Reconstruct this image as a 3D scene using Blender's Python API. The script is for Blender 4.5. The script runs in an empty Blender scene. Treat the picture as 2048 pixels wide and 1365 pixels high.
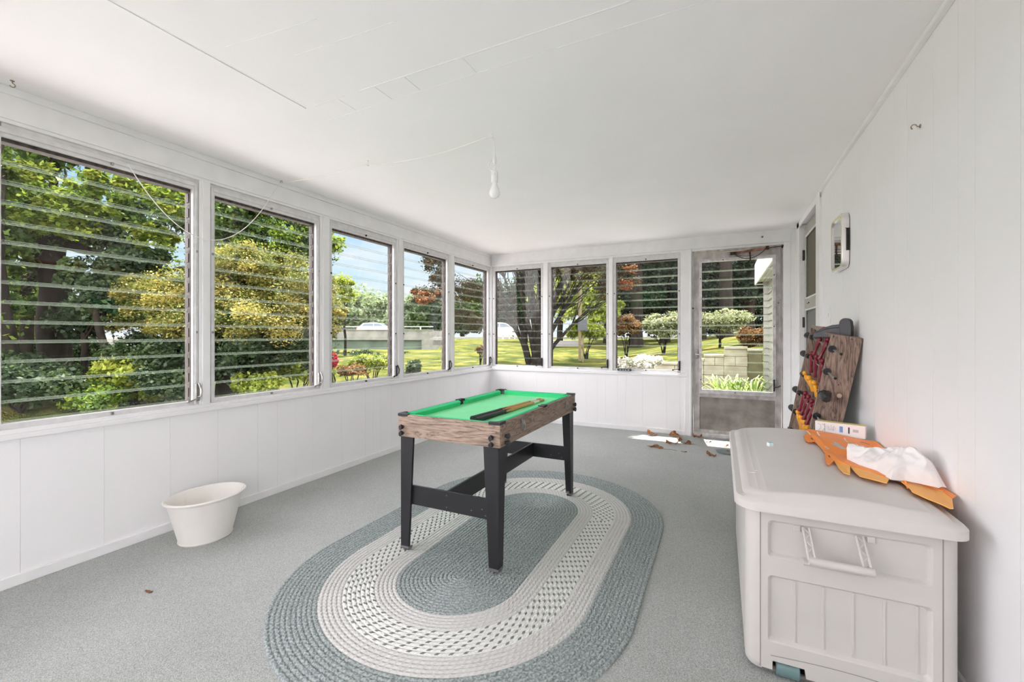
import bpy, bmesh, math, random
import numpy as np
from mathutils import Matrix, Vector, noise as mnoise

# ------------------------------------------------------------------ camera, light, exposure
SC = bpy.context.scene
COL = SC.collection
PI = math.pi
YAW = math.radians(25.6)          # camera looks to the left of the room's long axis
EYE = 1.15
cam_d = bpy.data.cameras.new('camera')
cam = bpy.data.objects.new('camera', cam_d)
COL.objects.link(cam)
cam_d.sensor_fit = 'HORIZONTAL'
cam_d.sensor_width = 36.0
cam_d.lens = 36.0 * 873.0 / 2048.0
cam_d.shift_y = -10.5 / 2048.0
cam_d.clip_start = 0.02
cam_d.clip_end = 500
cam.location = (0, 0, EYE)
cam.rotation_euler = (PI / 2, 0, YAW)
SC.camera = cam

SC.view_settings.view_transform = 'Standard'
SC.view_settings.look = 'None'
SC.view_settings.gamma = 1.0
SC.view_settings.use_curve_mapping = False
SC.view_settings.exposure = 1.50
SC.cycles.max_bounces = 14
SC.cycles.diffuse_bounces = 8
SC.cycles.transmission_bounces = 6
SC.cycles.glossy_bounces = 4
SC.cycles.transparent_max_bounces = 32
SC.cycles.caustics_reflective = False
SC.cycles.caustics_refractive = False
SC.cycles.sample_clamp_indirect = 6.0

world = bpy.data.worlds.new('sky')
SC.world = world
world.use_nodes = True
wn = world.node_tree
wn.nodes.clear()
def wnode(t, **kw):
    n = wn.nodes.new(t)
    for k, v in kw.items():
        setattr(n, k, v)
    return n
wo = wnode('ShaderNodeOutputWorld')
wb = wnode('ShaderNodeBackground')
tc = wnode('ShaderNodeTexCoord')
sep = wnode('ShaderNodeSeparateXYZ')
wn.links.new(tc.outputs['Generated'], sep.inputs[0])
ramp = wnode('ShaderNodeValToRGB')
ramp.color_ramp.elements[0].position = 0.0
ramp.color_ramp.elements[0].color = (0.42, 0.47, 0.51, 1)
ramp.color_ramp.elements[1].position = 1.0
ramp.color_ramp.elements[1].color = (0.12, 0.25, 0.48, 1)
e = ramp.color_ramp.elements.new(0.14); e.color = (0.31, 0.42, 0.50, 1)
e = ramp.color_ramp.elements.new(0.34); e.color = (0.16, 0.30, 0.47, 1)
wn.links.new(sep.outputs['Z'], ramp.inputs[0])
cl = wnode('ShaderNodeTexNoise')
cl.inputs['Scale'].default_value = 2.6
cl.inputs['Detail'].default_value = 8
cl.inputs['Roughness'].default_value = 0.6
mp = wnode('ShaderNodeMapping')
mp.inputs['Scale'].default_value = (1, 1, 2.6)
mp.inputs['Location'].default_value = (0.3, 0.1, 0.0)
wn.links.new(tc.outputs['Generated'], mp.inputs[0])
wn.links.new(mp.outputs[0], cl.inputs['Vector'])
cr = wnode('ShaderNodeValToRGB')
cr.color_ramp.elements[0].position = 0.46
cr.color_ramp.elements[0].color = (0, 0, 0, 1)
cr.color_ramp.elements[1].position = 0.66
cr.color_ramp.elements[1].color = (1, 1, 1, 1)
wn.links.new(cl.outputs['Fac'], cr.inputs[0])
mx = wnode('ShaderNodeMix', data_type='RGBA')
wn.links.new(cr.outputs[0], mx.inputs['Factor'])
wn.links.new(ramp.outputs[0], mx.inputs['A'])
mx.inputs['B'].default_value = (0.52, 0.51, 0.53, 1)
# sky above the window view made brighter and whiter, to light the room
hi = wnode('ShaderNodeMapRange', interpolation_type='SMOOTHSTEP')
hi.inputs['From Min'].default_value = 0.36
hi.inputs['From Max'].default_value = 0.62
wn.links.new(sep.outputs['Z'], hi.inputs['Value'])
mx2 = wnode('ShaderNodeMix', data_type='RGBA')
wn.links.new(hi.outputs[0], mx2.inputs['Factor'])
wn.links.new(mx.outputs['Result'], mx2.inputs['A'])
SKY_HIGH = 1.3
mx2.inputs['B'].default_value = (SKY_HIGH, SKY_HIGH * .95, SKY_HIGH, 1)
# extra brightness added to the sky outside the camera's view, as room fill
bk = wnode('ShaderNodeMapRange', interpolation_type='SMOOTHSTEP')
bk.inputs['From Min'].default_value = -0.56
bk.inputs['From Max'].default_value = -0.12
bk.inputs['To Min'].default_value = 0.0
bk.inputs['To Max'].default_value = 1.0
dt = wnode('ShaderNodeVectorMath', operation='DOT_PRODUCT')
dt.inputs[1].default_value = (0.432, -0.902, 0.0)
wn.links.new(tc.outputs['Generated'], dt.inputs[0])
wn.links.new(dt.outputs['Value'], bk.inputs['Value'])
mx3 = wnode('ShaderNodeMix', data_type='RGBA')
lowb = wnode('ShaderNodeMapRange', interpolation_type='SMOOTHSTEP')
lowb.inputs['From Min'].default_value = 0.95
lowb.inputs['From Max'].default_value = 0.60
wn.links.new(sep.outputs['Z'], lowb.inputs['Value'])
bm2 = wnode('ShaderNodeMath', operation='MULTIPLY')
wn.links.new(bk.outputs[0], bm2.inputs[0]); wn.links.new(lowb.outputs[0], bm2.inputs[1])
wn.links.new(bm2.outputs[0], mx3.inputs['Factor'])
wn.links.new(mx2.outputs['Result'], mx3.inputs['A'])
SKY_FILL = 4.2
mx3.inputs['B'].default_value = (SKY_FILL, SKY_FILL * .95, SKY_FILL, 1)
wn.links.new(mx3.outputs['Result'], wb.inputs['Color'])
wb.inputs['Strength'].default_value = 0.78
wn.links.new(wb.outputs[0], wo.inputs[0])

sun_d = bpy.data.lights.new('sun', 'SUN')
sun = bpy.data.objects.new('sun', sun_d)
COL.objects.link(sun)
sun_d.energy = 8.0
sun_d.angle = math.radians(0.6)
sun_d.color = (1.0, 0.93, 0.88)
sun.rotation_euler = Vector((0.04, -0.25, -1.0)).to_track_quat('-Z', 'Y').to_euler()
sun.location = (0, 8, 30)

# ------------------------------------------------------------------ room numbers
XL, XR, YB, YF, ZC = -2.93, 0.698, 5.417, -3.0, 2.28
random.seed(4)
RNG = np.random.default_rng(11)

# ------------------------------------------------------------------ materials
def rgb(r, g, b):
    def f(c):
        c /= 255.0
        return c / 12.92 if c <= 0.04045 else ((c + 0.055) / 1.055) ** 2.4
    return (f(r), f(g), f(b), 1)

def mat(name, col, rough=0.6, metal=0.0, var=0.0, vscale=6.0, bump=0.0, bscale=60.0, spec=0.5,
        stretch=(1, 1, 1), col2=None, sheen=0.0, detail=4.0):
    m = bpy.data.materials.new(name)
    m.use_nodes = True
    nt = m.node_tree
    b = nt.nodes['Principled BSDF']
    b.inputs['Roughness'].default_value = rough
    b.inputs['Metallic'].default_value = metal
    b.inputs['Specular IOR Level'].default_value = spec
    b.inputs['Base Color'].default_value = col
    if sheen:
        b.inputs['Sheen Weight'].default_value = sheen
    t = nt.nodes.new('ShaderNodeTexCoord')
    mpn = nt.nodes.new('ShaderNodeMapping')
    mpn.inputs['Scale'].default_value = stretch
    nt.links.new(t.outputs['Object'], mpn.inputs[0])
    if var or col2:
        n = nt.nodes.new('ShaderNodeTexNoise')
        n.inputs['Scale'].default_value = vscale
        n.inputs['Detail'].default_value = detail
        nt.links.new(mpn.outputs[0], n.inputs['Vector'])
        r = nt.nodes.new('ShaderNodeValToRGB')
        c2 = col2 if col2 else tuple(max(0, c * (1 - var)) for c in col[:3]) + (1,)
        r.color_ramp.elements[0].position = 0.35
        r.color_ramp.elements[0].color = c2
        r.color_ramp.elements[1].position = 0.65
        r.color_ramp.elements[1].color = col
        nt.links.new(n.outputs['Fac'], r.inputs[0])
        nt.links.new(r.outputs[0], b.inputs['Base Color'])
    if bump:
        n2 = nt.nodes.new('ShaderNodeTexNoise')
        n2.inputs['Scale'].default_value = bscale
        n2.inputs['Detail'].default_value = 3
        nt.links.new(mpn.outputs[0], n2.inputs['Vector'])
        bm_ = nt.nodes.new('ShaderNodeBump')
        bm_.inputs['Strength'].default_value = bump
        bm_.inputs['Distance'].default_value = 0.004
        nt.links.new(n2.outputs['Fac'], bm_.inputs['Height'])
        nt.links.new(bm_.outputs[0], b.inputs['Normal'])
    return m

def nodes_of(m):
    return m.node_tree, m.node_tree.nodes, m.node_tree.links, m.node_tree.nodes['Principled BSDF']

def wood(name, axis, light, mid, dark, scale=1.0):
    """weathered wood print with long grain along one axis"""
    m = bpy.data.materials.new(name)
    m.use_nodes = True
    nt, N, L, b = nodes_of(m)
    t = N.new('ShaderNodeTexCoord')
    mpn = N.new('ShaderNodeMapping')
    s = [14.0 * scale] * 3
    s[axis] = 1.6 * scale
    mpn.inputs['Scale'].default_value = s
    L.new(t.outputs['Object'], mpn.inputs[0])
    n = N.new('ShaderNodeTexNoise')
    n.inputs['Scale'].default_value = 1.6
    n.inputs['Detail'].default_value = 6
    n.inputs['Distortion'].default_value = 0.9
    L.new(mpn.outputs[0], n.inputs['Vector'])
    mul = N.new('ShaderNodeMath'); mul.operation = 'MULTIPLY'; mul.inputs[1].default_value = 7.0
    L.new(n.outputs['Fac'], mul.inputs[0])
    fr = N.new('ShaderNodeMath'); fr.operation = 'PINGPONG'; fr.inputs[1].default_value = 0.5
    L.new(mul.outputs[0], fr.inputs[0])
    r = N.new('ShaderNodeValToRGB')
    r.color_ramp.elements[0].position = 0.0; r.color_ramp.elements[0].color = dark
    r.color_ramp.elements[1].position = 0.5; r.color_ramp.elements[1].color = light
    e_ = r.color_ramp.elements.new(0.09); e_.color = mid
    L.new(fr.outputs[0], r.inputs[0])
    n2 = N.new('ShaderNodeTexNoise'); n2.inputs['Scale'].default_value = 9.0; n2.inputs['Detail'].default_value = 5
    L.new(mpn.outputs[0], n2.inputs['Vector'])
    mixn = N.new('ShaderNodeMix'); mixn.data_type = 'RGBA'; mixn.blend_type = 'MULTIPLY'
    mixn.inputs['Factor'].default_value = 0.55
    L.new(r.outputs[0], mixn.inputs['A'])
    L.new(n2.outputs['Color'], mixn.inputs['B'])
    r2 = N.new('ShaderNodeValToRGB')
    r2.color_ramp.elements[0].position = 0.38; r2.color_ramp.elements[0].color = (0.45, 0.43, 0.42, 1)
    r2.color_ramp.elements[1].position = 0.6; r2.color_ramp.elements[1].color = (1, 1, 1, 1)
    L.new(n2.outputs['Fac'], r2.inputs[0])
    L.new(r2.outputs[0], mixn.inputs['B'])
    L.new(mixn.outputs['Result'], b.inputs['Base Color'])
    b.inputs['Roughness'].default_value = 0.5
    bp = N.new('ShaderNodeBump'); bp.inputs['Strength'].default_value = 0.15; bp.inputs['Distance'].default_value = 0.002
    L.new(fr.outputs[0], bp.inputs['Height']); L.new(bp.outputs[0], b.inputs['Normal'])
    return m

def glass_mat(name, tint, gloss=1.0):
    """thin clear glass: mirror reflection by fresnel on the outer skin, the rest goes straight through"""
    m = bpy.data.materials.new(name)
    m.use_nodes = True
    nt = m.node_tree; N = nt.nodes; L = nt.links
    N.clear()
    o = N.new('ShaderNodeOutputMaterial')
    tr = N.new('ShaderNodeBsdfTransparent'); tr.inputs[0].default_value = tint
    gl = N.new('ShaderNodeBsdfGlossy'); gl.inputs['Roughness'].default_value = 0.03
    fr = N.new('ShaderNodeFresnel'); fr.inputs[0].default_value = 1.5
    ge = N.new('ShaderNodeNewGeometry')
    inv = N.new('ShaderNodeMath'); inv.operation = 'SUBTRACT'; inv.inputs[0].default_value = 1.0
    L.new(ge.outputs['Backfacing'], inv.inputs[1])
    mu = N.new('ShaderNodeMath'); mu.operation = 'MULTIPLY'
    L.new(fr.outputs[0], mu.inputs[0]); L.new(inv.outputs[0], mu.inputs[1])
    mu2 = N.new('ShaderNodeMath'); mu2.operation = 'MULTIPLY'; mu2.inputs[1].default_value = gloss
    L.new(mu.outputs[0], mu2.inputs[0])
    mi = N.new('ShaderNodeMixShader')
    L.new(mu2.outputs[0], mi.inputs[0]); L.new(tr.outputs[0], mi.inputs[1]); L.new(gl.outputs[0], mi.inputs[2])
    L.new(mi.outputs[0], o.inputs[0])
    return m

def translucent_mat(name, col, t_fac=0.5, clear=0.0, rough=0.4):
    m = bpy.data.materials.new(name)
    m.use_nodes = True
    nt = m.node_tree; N = nt.nodes; L = nt.links
    N.clear()
    o = N.new('ShaderNodeOutputMaterial')
    d = N.new('ShaderNodeBsdfDiffuse'); d.inputs[0].default_value = col
    t = N.new('ShaderNodeBsdfTranslucent'); t.inputs[0].default_value = col
    a = N.new('ShaderNodeMixShader'); a.inputs[0].default_value = t_fac
    L.new(d.outputs[0], a.inputs[1]); L.new(t.outputs[0], a.inputs[2])
    c = N.new('ShaderNodeBsdfTransparent')
    b = N.new('ShaderNodeMixShader'); b.inputs[0].default_value = clear
    L.new(a.outputs[0], b.inputs[1]); L.new(c.outputs[0], b.inputs[2])
    L.new(b.outputs[0], o.inputs[0])
    return m

def leaf_mat(name, cols, trans=0.35):
    """leaf colours differ leaf by leaf through the mesh attribute 'var'"""
    m = bpy.data.materials.new(name)
    m.use_nodes = True
    nt = m.node_tree; N = nt.nodes; L = nt.links
    N.clear()
    o = N.new('ShaderNodeOutputMaterial')
    at_ = N.new('ShaderNodeAttribute'); at_.attribute_name = 'var'
    r = N.new('ShaderNodeValToRGB')
    els = r.color_ramp.elements
    els[0].position = 0; els[0].color = cols[0]
    els[1].position = 1; els[1].color = cols[-1]
    for i, c in enumerate(cols[1:-1]):
        e_ = els.new((i + 1) / (len(cols) - 1)); e_.color = c
    L.new(at_.outputs['Fac'], r.inputs[0])
    d = N.new('ShaderNodeBsdfDiffuse'); t = N.new('ShaderNodeBsdfTranslucent')
    L.new(r.outputs[0], d.inputs[0]); L.new(r.outputs[0], t.inputs[0])
    a = N.new('ShaderNodeMixShader'); a.inputs[0].default_value = trans
    L.new(d.outputs[0], a.inputs[1]); L.new(t.outputs[0], a.inputs[2])
    g = N.new('ShaderNodeBsdfGlossy'); g.inputs['Roughness'].default_value = 0.45
    g.inputs[0].default_value = (0.8, 0.85, 0.8, 1)
    b = N.new('ShaderNodeMixShader'); b.inputs[0].default_value = 0.02
    L.new(a.outputs[0], b.inputs[1]); L.new(g.outputs[0], b.inputs[2])
    L.new(b.outputs[0], o.inputs[0])
    return m

M = {}
M['wall'] = mat('white_wall_paint', (0.88, 0.875, 0.885, 1), 0.6, var=0.02, vscale=3, bump=0.06, bscale=25)
M['ceil'] = mat('white_ceiling_paint', (0.90, 0.895, 0.90, 1), 0.7, var=0.025, vscale=2, bump=0.08, bscale=18)
M['trim'] = mat('white_trim_paint', (0.86, 0.86, 0.865, 1), 0.35, var=0.05, vscale=9, bump=0.1, bscale=40)
M['sash'] = mat('old_white_sash_paint', (0.74, 0.735, 0.74, 1), 0.4, var=0.12, vscale=22, bump=0.15, bscale=60)
M['channel'] = mat('weathered_louver_channel', rgb(84, 76, 71), 0.6, 0.1, col2=rgb(50, 44, 40), vscale=30, stretch=(1, 1, .2))
M['alu'] = mat('weathered_aluminium', rgb(196, 192, 190), 0.42, 0.35, col2=rgb(156, 150, 148), vscale=16, stretch=(1, 1, .5), bump=.1)
M['alu_light'] = mat('bright_aluminium', rgb(222, 219, 218), 0.35, 0.35, col2=rgb(190, 186, 184), vscale=20)
M['kick'] = mat('stained_door_panel', rgb(150, 144, 138), 0.5, 0.25, col2=rgb(122, 114, 108), vscale=7, bump=.1, bscale=30)
M['steel'] = mat('zinc_hardware', rgb(180, 178, 175), 0.3, 0.85, var=.3, vscale=30)
M['rust'] = mat('rusty_iron', rgb(96, 66, 50), 0.75, 0.4, col2=rgb(38, 30, 28), vscale=50)
M['rust_pale'] = mat('pale_rusty_brass', rgb(168, 148, 128), 0.6, 0.3, var=.3, vscale=60)
M['dark_iron'] = mat('dark_iron', rgb(58, 54, 52), 0.5, 0.6, var=.3, vscale=40)
M['glass'] = glass_mat('louver_glass', (0.975, 0.978, 0.975, 1))
M['glass_edge'] = translucent_mat('louver_glass_edge', (0.30, 0.36, 0.29, 1), 0.5, 0.60)
M['glass_lap'] = translucent_mat('dusty_lapped_glass', (0.32, 0.39, 0.29, 1), 0.5, 0.84)
M['black_plastic'] = mat('black_plastic', rgb(38, 39, 43), 0.38, bump=.1, bscale=150)
M['black_board'] = mat('black_laminate', rgb(34, 34, 38), 0.42, var=.15, vscale=8)
M['leg_edge'] = mat('grey_foot_band', rgb(110, 108, 110), 0.5)
M['felt'] = mat('green_felt', rgb(138, 242, 176), 0.95, spec=.1, var=.04, vscale=10, bump=.25, bscale=400, sheen=.08)
M['felt_rail'] = mat('green_rail_cloth', rgb(80, 216, 152), 0.9, spec=.1, var=.06, vscale=20)
M['wood_x'] = wood('weathered_wood_print_across', 0, rgb(176, 154, 136), rgb(156, 134, 118), rgb(104, 88, 76))
M['wood_y'] = wood('weathered_wood_print_along', 1, rgb(160, 138, 122), rgb(138, 118, 104), rgb(88, 74, 64))
M['wood_z'] = wood('weathered_wood_print_upright', 2, rgb(170, 146, 132), rgb(140, 118, 106), rgb(86, 72, 62))
M['cue_wood'] = mat('varnished_cue_wood', rgb(214, 160, 100), 0.3, var=.12, vscale=30)
M['white_plastic'] = mat('white_plastic', (0.86, 0.86, 0.86, 1), 0.35)
M['bulb'] = mat('frosted_bulb_glass', (0.90, 0.90, 0.91, 1), 0.25)
M['cord'] = mat('cream_cord', rgb(236, 234, 228), 0.55)
M['tub'] = mat('white_enamel_tub', rgb(232, 229, 224), 0.35, var=.04, vscale=6)
M['box'] = mat('beige_resin', rgb(214, 210, 206), 0.38, var=.05, vscale=5, bump=.05, bscale=200)
M['lid'] = mat('taupe_resin', rgb(216, 211, 208), 0.36, var=.04, vscale=6, bump=.05, bscale=200)
M['wheel'] = mat('teal_plastic_roller', rgb(112, 140, 142), 0.3)
M['orange'] = mat('orange_printed_card', rgb(255, 152, 68), 0.45, var=.06, vscale=9)
M['orange_in'] = mat('yellow_orange_card', rgb(252, 182, 92), 0.5, var=.05, vscale=9)
M['print_white'] = mat('white_print', rgb(245, 235, 225), 0.5)
M['print_grey'] = mat('grey_print', rgb(190, 196, 200), 0.5)
M['bag'] = translucent_mat('white_plastic_bag', (0.95, 0.95, 0.96, 1), 0.15, 0.03)
M['carton'] = mat('white_carton', rgb(236, 238, 240), 0.4)
M['carton_y'] = mat('yellow_carton_print', rgb(226, 214, 140), 0.4, var=.1)
M['print_blue'] = mat('blue_print', rgb(110, 160, 220), 0.4)
M['print_dark'] = mat('dark_print', rgb(60, 62, 66), 0.4)
M['teal'] = mat('teal_chalk', rgb(130, 205, 205), 0.7)
M['red_man'] = mat('dark_red_player', rgb(124, 24, 44), 0.3)
M['yellow_man'] = mat('yellow_player', rgb(250, 172, 44), 0.35)
M['chrome'] = mat('chrome_tube', rgb(205, 205, 208), 0.15, 1.0)
M['grey_plastic'] = mat('dark_grey_moulded_plastic', rgb(72, 72, 80), 0.45, bump=.05, bscale=200)
M['red_plastic'] = mat('red_plastic', rgb(220, 70, 60), 0.4)
M['green_label'] = mat('green_label', rgb(120, 170, 130), 0.4)
M['mirror'] = mat('mirror_glass', (0.9, 0.92, 0.92, 1), 0.02, 1.0)
M['mirror_frame'] = mat('brushed_mirror_frame', rgb(232, 228, 228), 0.25, 0.35)
M['mirror_edge'] = mat('yellowed_mirror_edge', rgb(224, 216, 186), 0.35, 0.2)
M['screen'] = mat('brown_insect_screen', rgb(104, 96, 82), 0.7, col2=rgb(92, 92, 76), vscale=2)
M['screen_low'] = mat('grey_door_panel', rgb(112, 114, 112), 0.55)
M['dead_leaf'] = mat('dead_brown_leaf', rgb(176, 122, 82), 0.7, col2=rgb(112, 74, 50), vscale=40)
M['scoop'] = mat('grey_scoop_plastic', rgb(120, 130, 132), 0.4, var=.1)
M['remote'] = mat('dark_blue_plastic', rgb(48, 52, 66), 0.4)
M['bark'] = mat('dark_bark', rgb(40, 35, 29), 0.95, col2=rgb(24, 21, 18), vscale=10, stretch=(1, 1, .25), bump=.5, bscale=14, spec=.1)
M['bark_maple'] = mat('black_maple_bark', rgb(49, 44, 39), 0.95, col2=rgb(25, 23, 20), vscale=10, bump=.5, bscale=14, spec=.1)
M['concrete'] = mat('weathered_concrete', rgb(120, 120, 111), 0.85, col2=rgb(96, 98, 91), vscale=1.5, spec=.2)
M['beam'] = mat('green_bridge_beam', rgb(79, 92, 77), 0.8, col2=rgb(61, 73, 63), vscale=.6, spec=.2)
M['dim_ground'] = mat('dark_brown_ground', (0.20, .17, .16, 1), 0.95, var=.3, vscale=20, spec=.05)  # unseen ground, kept dark so less light reaches the ceiling
M['bounce_ground'] = mat('pale_bounce_ground', (0.545, .545, .545, 1), 0.9, var=.08, vscale=2, spec=.1)  # unseen ground, kept pale to reflect daylight indoors
M['asphalt'] = mat('pale_asphalt', rgb(135, 134, 130), 0.9, var=.06, vscale=1, spec=.1)
M['rail_metal'] = mat('galvanised_rail', rgb(176, 178, 176), 0.5, .3)
M['blocks'] = mat('cream_retaining_block', rgb(176, 172, 152), 0.85, col2=rgb(146, 140, 118), vscale=4, bump=.4, bscale=20, spec=.2)
M['blocks_dark'] = mat('tan_retaining_pier', rgb(111, 108, 82), 0.85, col2=rgb(92, 89, 68), vscale=5, spec=.2)
M['siding'] = mat('cream_siding', rgb(151, 152, 142), 0.6, var=.04, vscale=3)
M['siding_trim'] = mat('tan_house_trim', rgb(163, 163, 144), 0.6)
M['car_paint'] = mat('silver_white_car_paint', rgb(151, 153, 154), 0.2, .1)
M['car_glass'] = mat('dark_car_glass', rgb(70, 84, 92), 0.08)
M['tyre'] = mat('black_tyre', rgb(40, 40, 40), 0.8)
M['tail'] = mat('red_tail_lamp', rgb(190, 50, 50), 0.3)
M['sign'] = mat('grey_sign_plate', rgb(74, 80, 84), 0.5)
M['pole'] = mat('tan_wooden_pole', rgb(112, 100, 70), 0.8)

def carpet_mat():
    m = mat('grey_green_loop_carpet', rgb(180, 184, 181), 0.97, spec=.05, sheen=.1)
    nt, N, L, b = nodes_of(m)
    t = N.new('ShaderNodeTexCoord')
    n = N.new('ShaderNodeTexNoise'); n.inputs['Scale'].default_value = 330; n.inputs['Detail'].default_value = 2
    n3 = N.new('ShaderNodeTexNoise'); n3.inputs['Scale'].default_value = 2.0; n3.inputs['Detail'].default_value = 4
    L.new(t.outputs['Object'], n.inputs['Vector']); L.new(t.outputs['Object'], n3.inputs['Vector'])
    r = N.new('ShaderNodeValToRGB')
    r.color_ramp.elements[0].position = .32; r.color_ramp.elements[0].color = rgb(142, 147, 145)
    r.color_ramp.elements[1].position = .68; r.color_ramp.elements[1].color = rgb(200, 203, 201)
    L.new(n.outputs['Fac'], r.inputs[0])
    r3 = N.new('ShaderNodeValToRGB')
    r3.color_ramp.elements[0].position = .3; r3.color_ramp.elements[0].color = (.90, .90, .89, 1)
    r3.color_ramp.elements[1].position = .7; r3.color_ramp.elements[1].color = (1, 1, 1, 1)
    L.new(n3.outputs['Fac'], r3.inputs[0])
    mi = N.new('ShaderNodeMix'); mi.data_type = 'RGBA'; mi.blend_type = 'MULTIPLY'; mi.inputs['Factor'].default_value = 1
    L.new(r.outputs[0], mi.inputs['A']); L.new(r3.outputs[0], mi.inputs['B'])
    L.new(mi.outputs['Result'], b.inputs['Base Color'])
    bp = N.new('ShaderNodeBump'); bp.inputs['Strength'].default_value = .6; bp.inputs['Distance'].default_value = .004
    L.new(n.outputs['Fac'], bp.inputs['Height']); L.new(bp.outputs[0], b.inputs['Normal'])
    return m
M['carpet'] = carpet_mat()

def rug_mat():
    m = mat('braided_rug_yarn', rgb(160, 172, 172), 0.95, spec=.05)
    nt, N, L, b = nodes_of(m)
    uv = N.new('ShaderNodeUVMap'); uv.uv_map = 'braid'
    s = N.new('ShaderNodeSeparateXYZ'); L.new(uv.outputs[0], s.inputs[0])
    def mth(op, a, c=None, v=None):
        n = N.new('ShaderNodeMath'); n.operation = op
        for i, q in enumerate((a, c)):
            if q is None: continue
            if isinstance(q, (int, float)): n.inputs[i].default_value = q
            else: L.new(q, n.inputs[i])
        return n.outputs[0]
    U = s.outputs['X']; V = s.outputs['Y']               # U metres along the braid, V braid count from the middle
    fv = mth('FRACT', V)
    ch = mth('ABSOLUTE', mth('SUBTRACT', fv, .5))
    ph = mth('ADD', mth('DIVIDE', U, .026), mth('MULTIPLY', ch, 1.3))
    ph = mth('ADD', ph, mth('MULTIPLY', mth('FLOOR', V), .37))
    wv = mth('ABSOLUTE', mth('SINE', mth('MULTIPLY', ph, PI)))
    # narrow bands of colour by distance from the middle
    ramp_ = N.new('ShaderNodeValToRGB'); ramp_.color_ramp.interpolation = 'CONSTANT'
    L.new(mth('DIVIDE', V, 42.0), ramp_.inputs[0])
    el = ramp_.color_ramp.elements
    k = .813 / 42.0
    g = rgb(164, 172, 172); w = rgb(208, 208, 206)
    el[0].position = 0; el[0].color = g
    el[1].position = round(.286 / k) / 42.0; el[1].color = w
    e1 = el.new(round(.395 / k) / 42.0); e1.color = rgb(226, 227, 224)
    e2 = el.new(round(.527 / k) / 42.0); e2.color = w
    e3 = el.new(round(.628 / k) / 42.0); e3.color = g
    # flecked band mask
    up = mth('GREATER_THAN', V, round(.395 / k) + 0.0)
    dn = mth('LESS_THAN', V, round(.527 / k) + 0.0)
    band = mth('MULTIPLY', up, dn)
    ph2 = mth('ADD', mth('DIVIDE', U, .052), mth('MULTIPLY', mth('FLOOR', V), .47))
    spot = mth('GREATER_THAN', mth('SINE', mth('MULTIPLY', mth('ADD', ph2, mth('MULTIPLY', fv, .35)), 2 * PI)), .62)
    mid = mth('LESS_THAN', mth('ABSOLUTE', mth('SUBTRACT', fv, .45)), .34)
    fleck = mth('MULTIPLY', mth('MULTIPLY', band, spot), mid)
    mi = N.new('ShaderNodeMix'); mi.data_type = 'RGBA'
    L.new(mth('MULTIPLY', fleck, .85), mi.inputs['Factor']); L.new(ramp_.outputs[0], mi.inputs['A'])
    mi.inputs['B'].default_value = rgb(98, 106, 104)
    # heathered yarn
    n = N.new('ShaderNodeTexNoise'); n.inputs['Scale'].default_value = 120; n.inputs['Detail'].default_value = 2
    tc_ = N.new('ShaderNodeTexCoord'); L.new(tc_.outputs['Object'], n.inputs['Vector'])
    isw = mth('MULTIPLY', mth('GREATER_THAN', V, round(.286 / k) + 0.0), mth('LESS_THAN', V, round(.628 / k) + 0.0))
    amt = mth('SUBTRACT', .9, mth('MULTIPLY', isw, .72))
    r = N.new('ShaderNodeValToRGB')
    r.color_ramp.elements[0].position = .36; r.color_ramp.elements[0].color = (.50, .53, .53, 1)
    r.color_ramp.elements[1].position = .62; r.color_ramp.elements[1].color = (1.12, 1.12, 1.12, 1)
    L.new(n.outputs['Fac'], r.inputs[0])
    m2 = N.new('ShaderNodeMix'); m2.data_type = 'RGBA'; m2.blend_type = 'MULTIPLY'
    L.new(amt, m2.inputs['Factor']); L.new(mi.outputs['Result'], m2.inputs['A']); L.new(r.outputs[0], m2.inputs['B'])
    L.new(m2.outputs['Result'], b.inputs['Base Color'])
    bp = N.new('ShaderNodeBump'); bp.inputs['Strength'].default_value = .6; bp.inputs['Distance'].default_value = .003
    L.new(wv, bp.inputs['Height']); L.new(bp.outputs[0], b.inputs['Normal'])
    return m
M['rug'] = rug_mat()

def grass_mat():
    m = mat('sunlit_lawn', rgb(150, 165, 60), 0.95, spec=.05)
    nt, N, L, b = nodes_of(m)
    t = N.new('ShaderNodeTexCoord')
    n = N.new('ShaderNodeTexNoise'); n.inputs['Scale'].default_value = 1.3; n.inputs['Detail'].default_value = 8; n.inputs['Roughness'].default_value = .7
    L.new(t.outputs['Object'], n.inputs['Vector'])
    r = N.new('ShaderNodeValToRGB')
    r.color_ramp.elements[0].position = .40; r.color_ramp.elements[0].color = rgb(50, 60, 24)
    r.color_ramp.elements[1].position = .60; r.color_ramp.elements[1].color = rgb(108, 102, 54)
    e_ = r.color_ramp.elements.new(.5); e_.color = rgb(74, 82, 34)
    L.new(n.outputs['Fac'], r.inputs[0]); L.new(r.outputs[0], b.inputs['Base Color'])
    n2 = N.new('ShaderNodeTexNoise'); n2.inputs['Scale'].default_value = 40
    L.new(t.outputs['Object'], n2.inputs['Vector'])
    bp = N.new('ShaderNodeBump'); bp.inputs['Strength'].default_value = 1; bp.inputs['Distance'].default_value = .04
    L.new(n2.outputs['Fac'], bp.inputs['Height']); L.new(bp.outputs[0], b.inputs['Normal'])
    return m
M['grass'] = grass_mat()
M['leaf_maple'] = leaf_mat('maple_leaves', [rgb(40, 58, 27), rgb(60, 84, 34), rgb(88, 114, 40), rgb(150, 164, 52)])
M['leaf_dark'] = leaf_mat('dark_green_leaves', [rgb(30, 44, 27), rgb(44, 61, 36), rgb(67, 84, 44)])
M['leaf_gold'] = leaf_mat('golden_green_leaves', [rgb(60, 72, 32), rgb(94, 102, 46), rgb(132, 126, 60), rgb(168, 152, 80)], .42)
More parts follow.
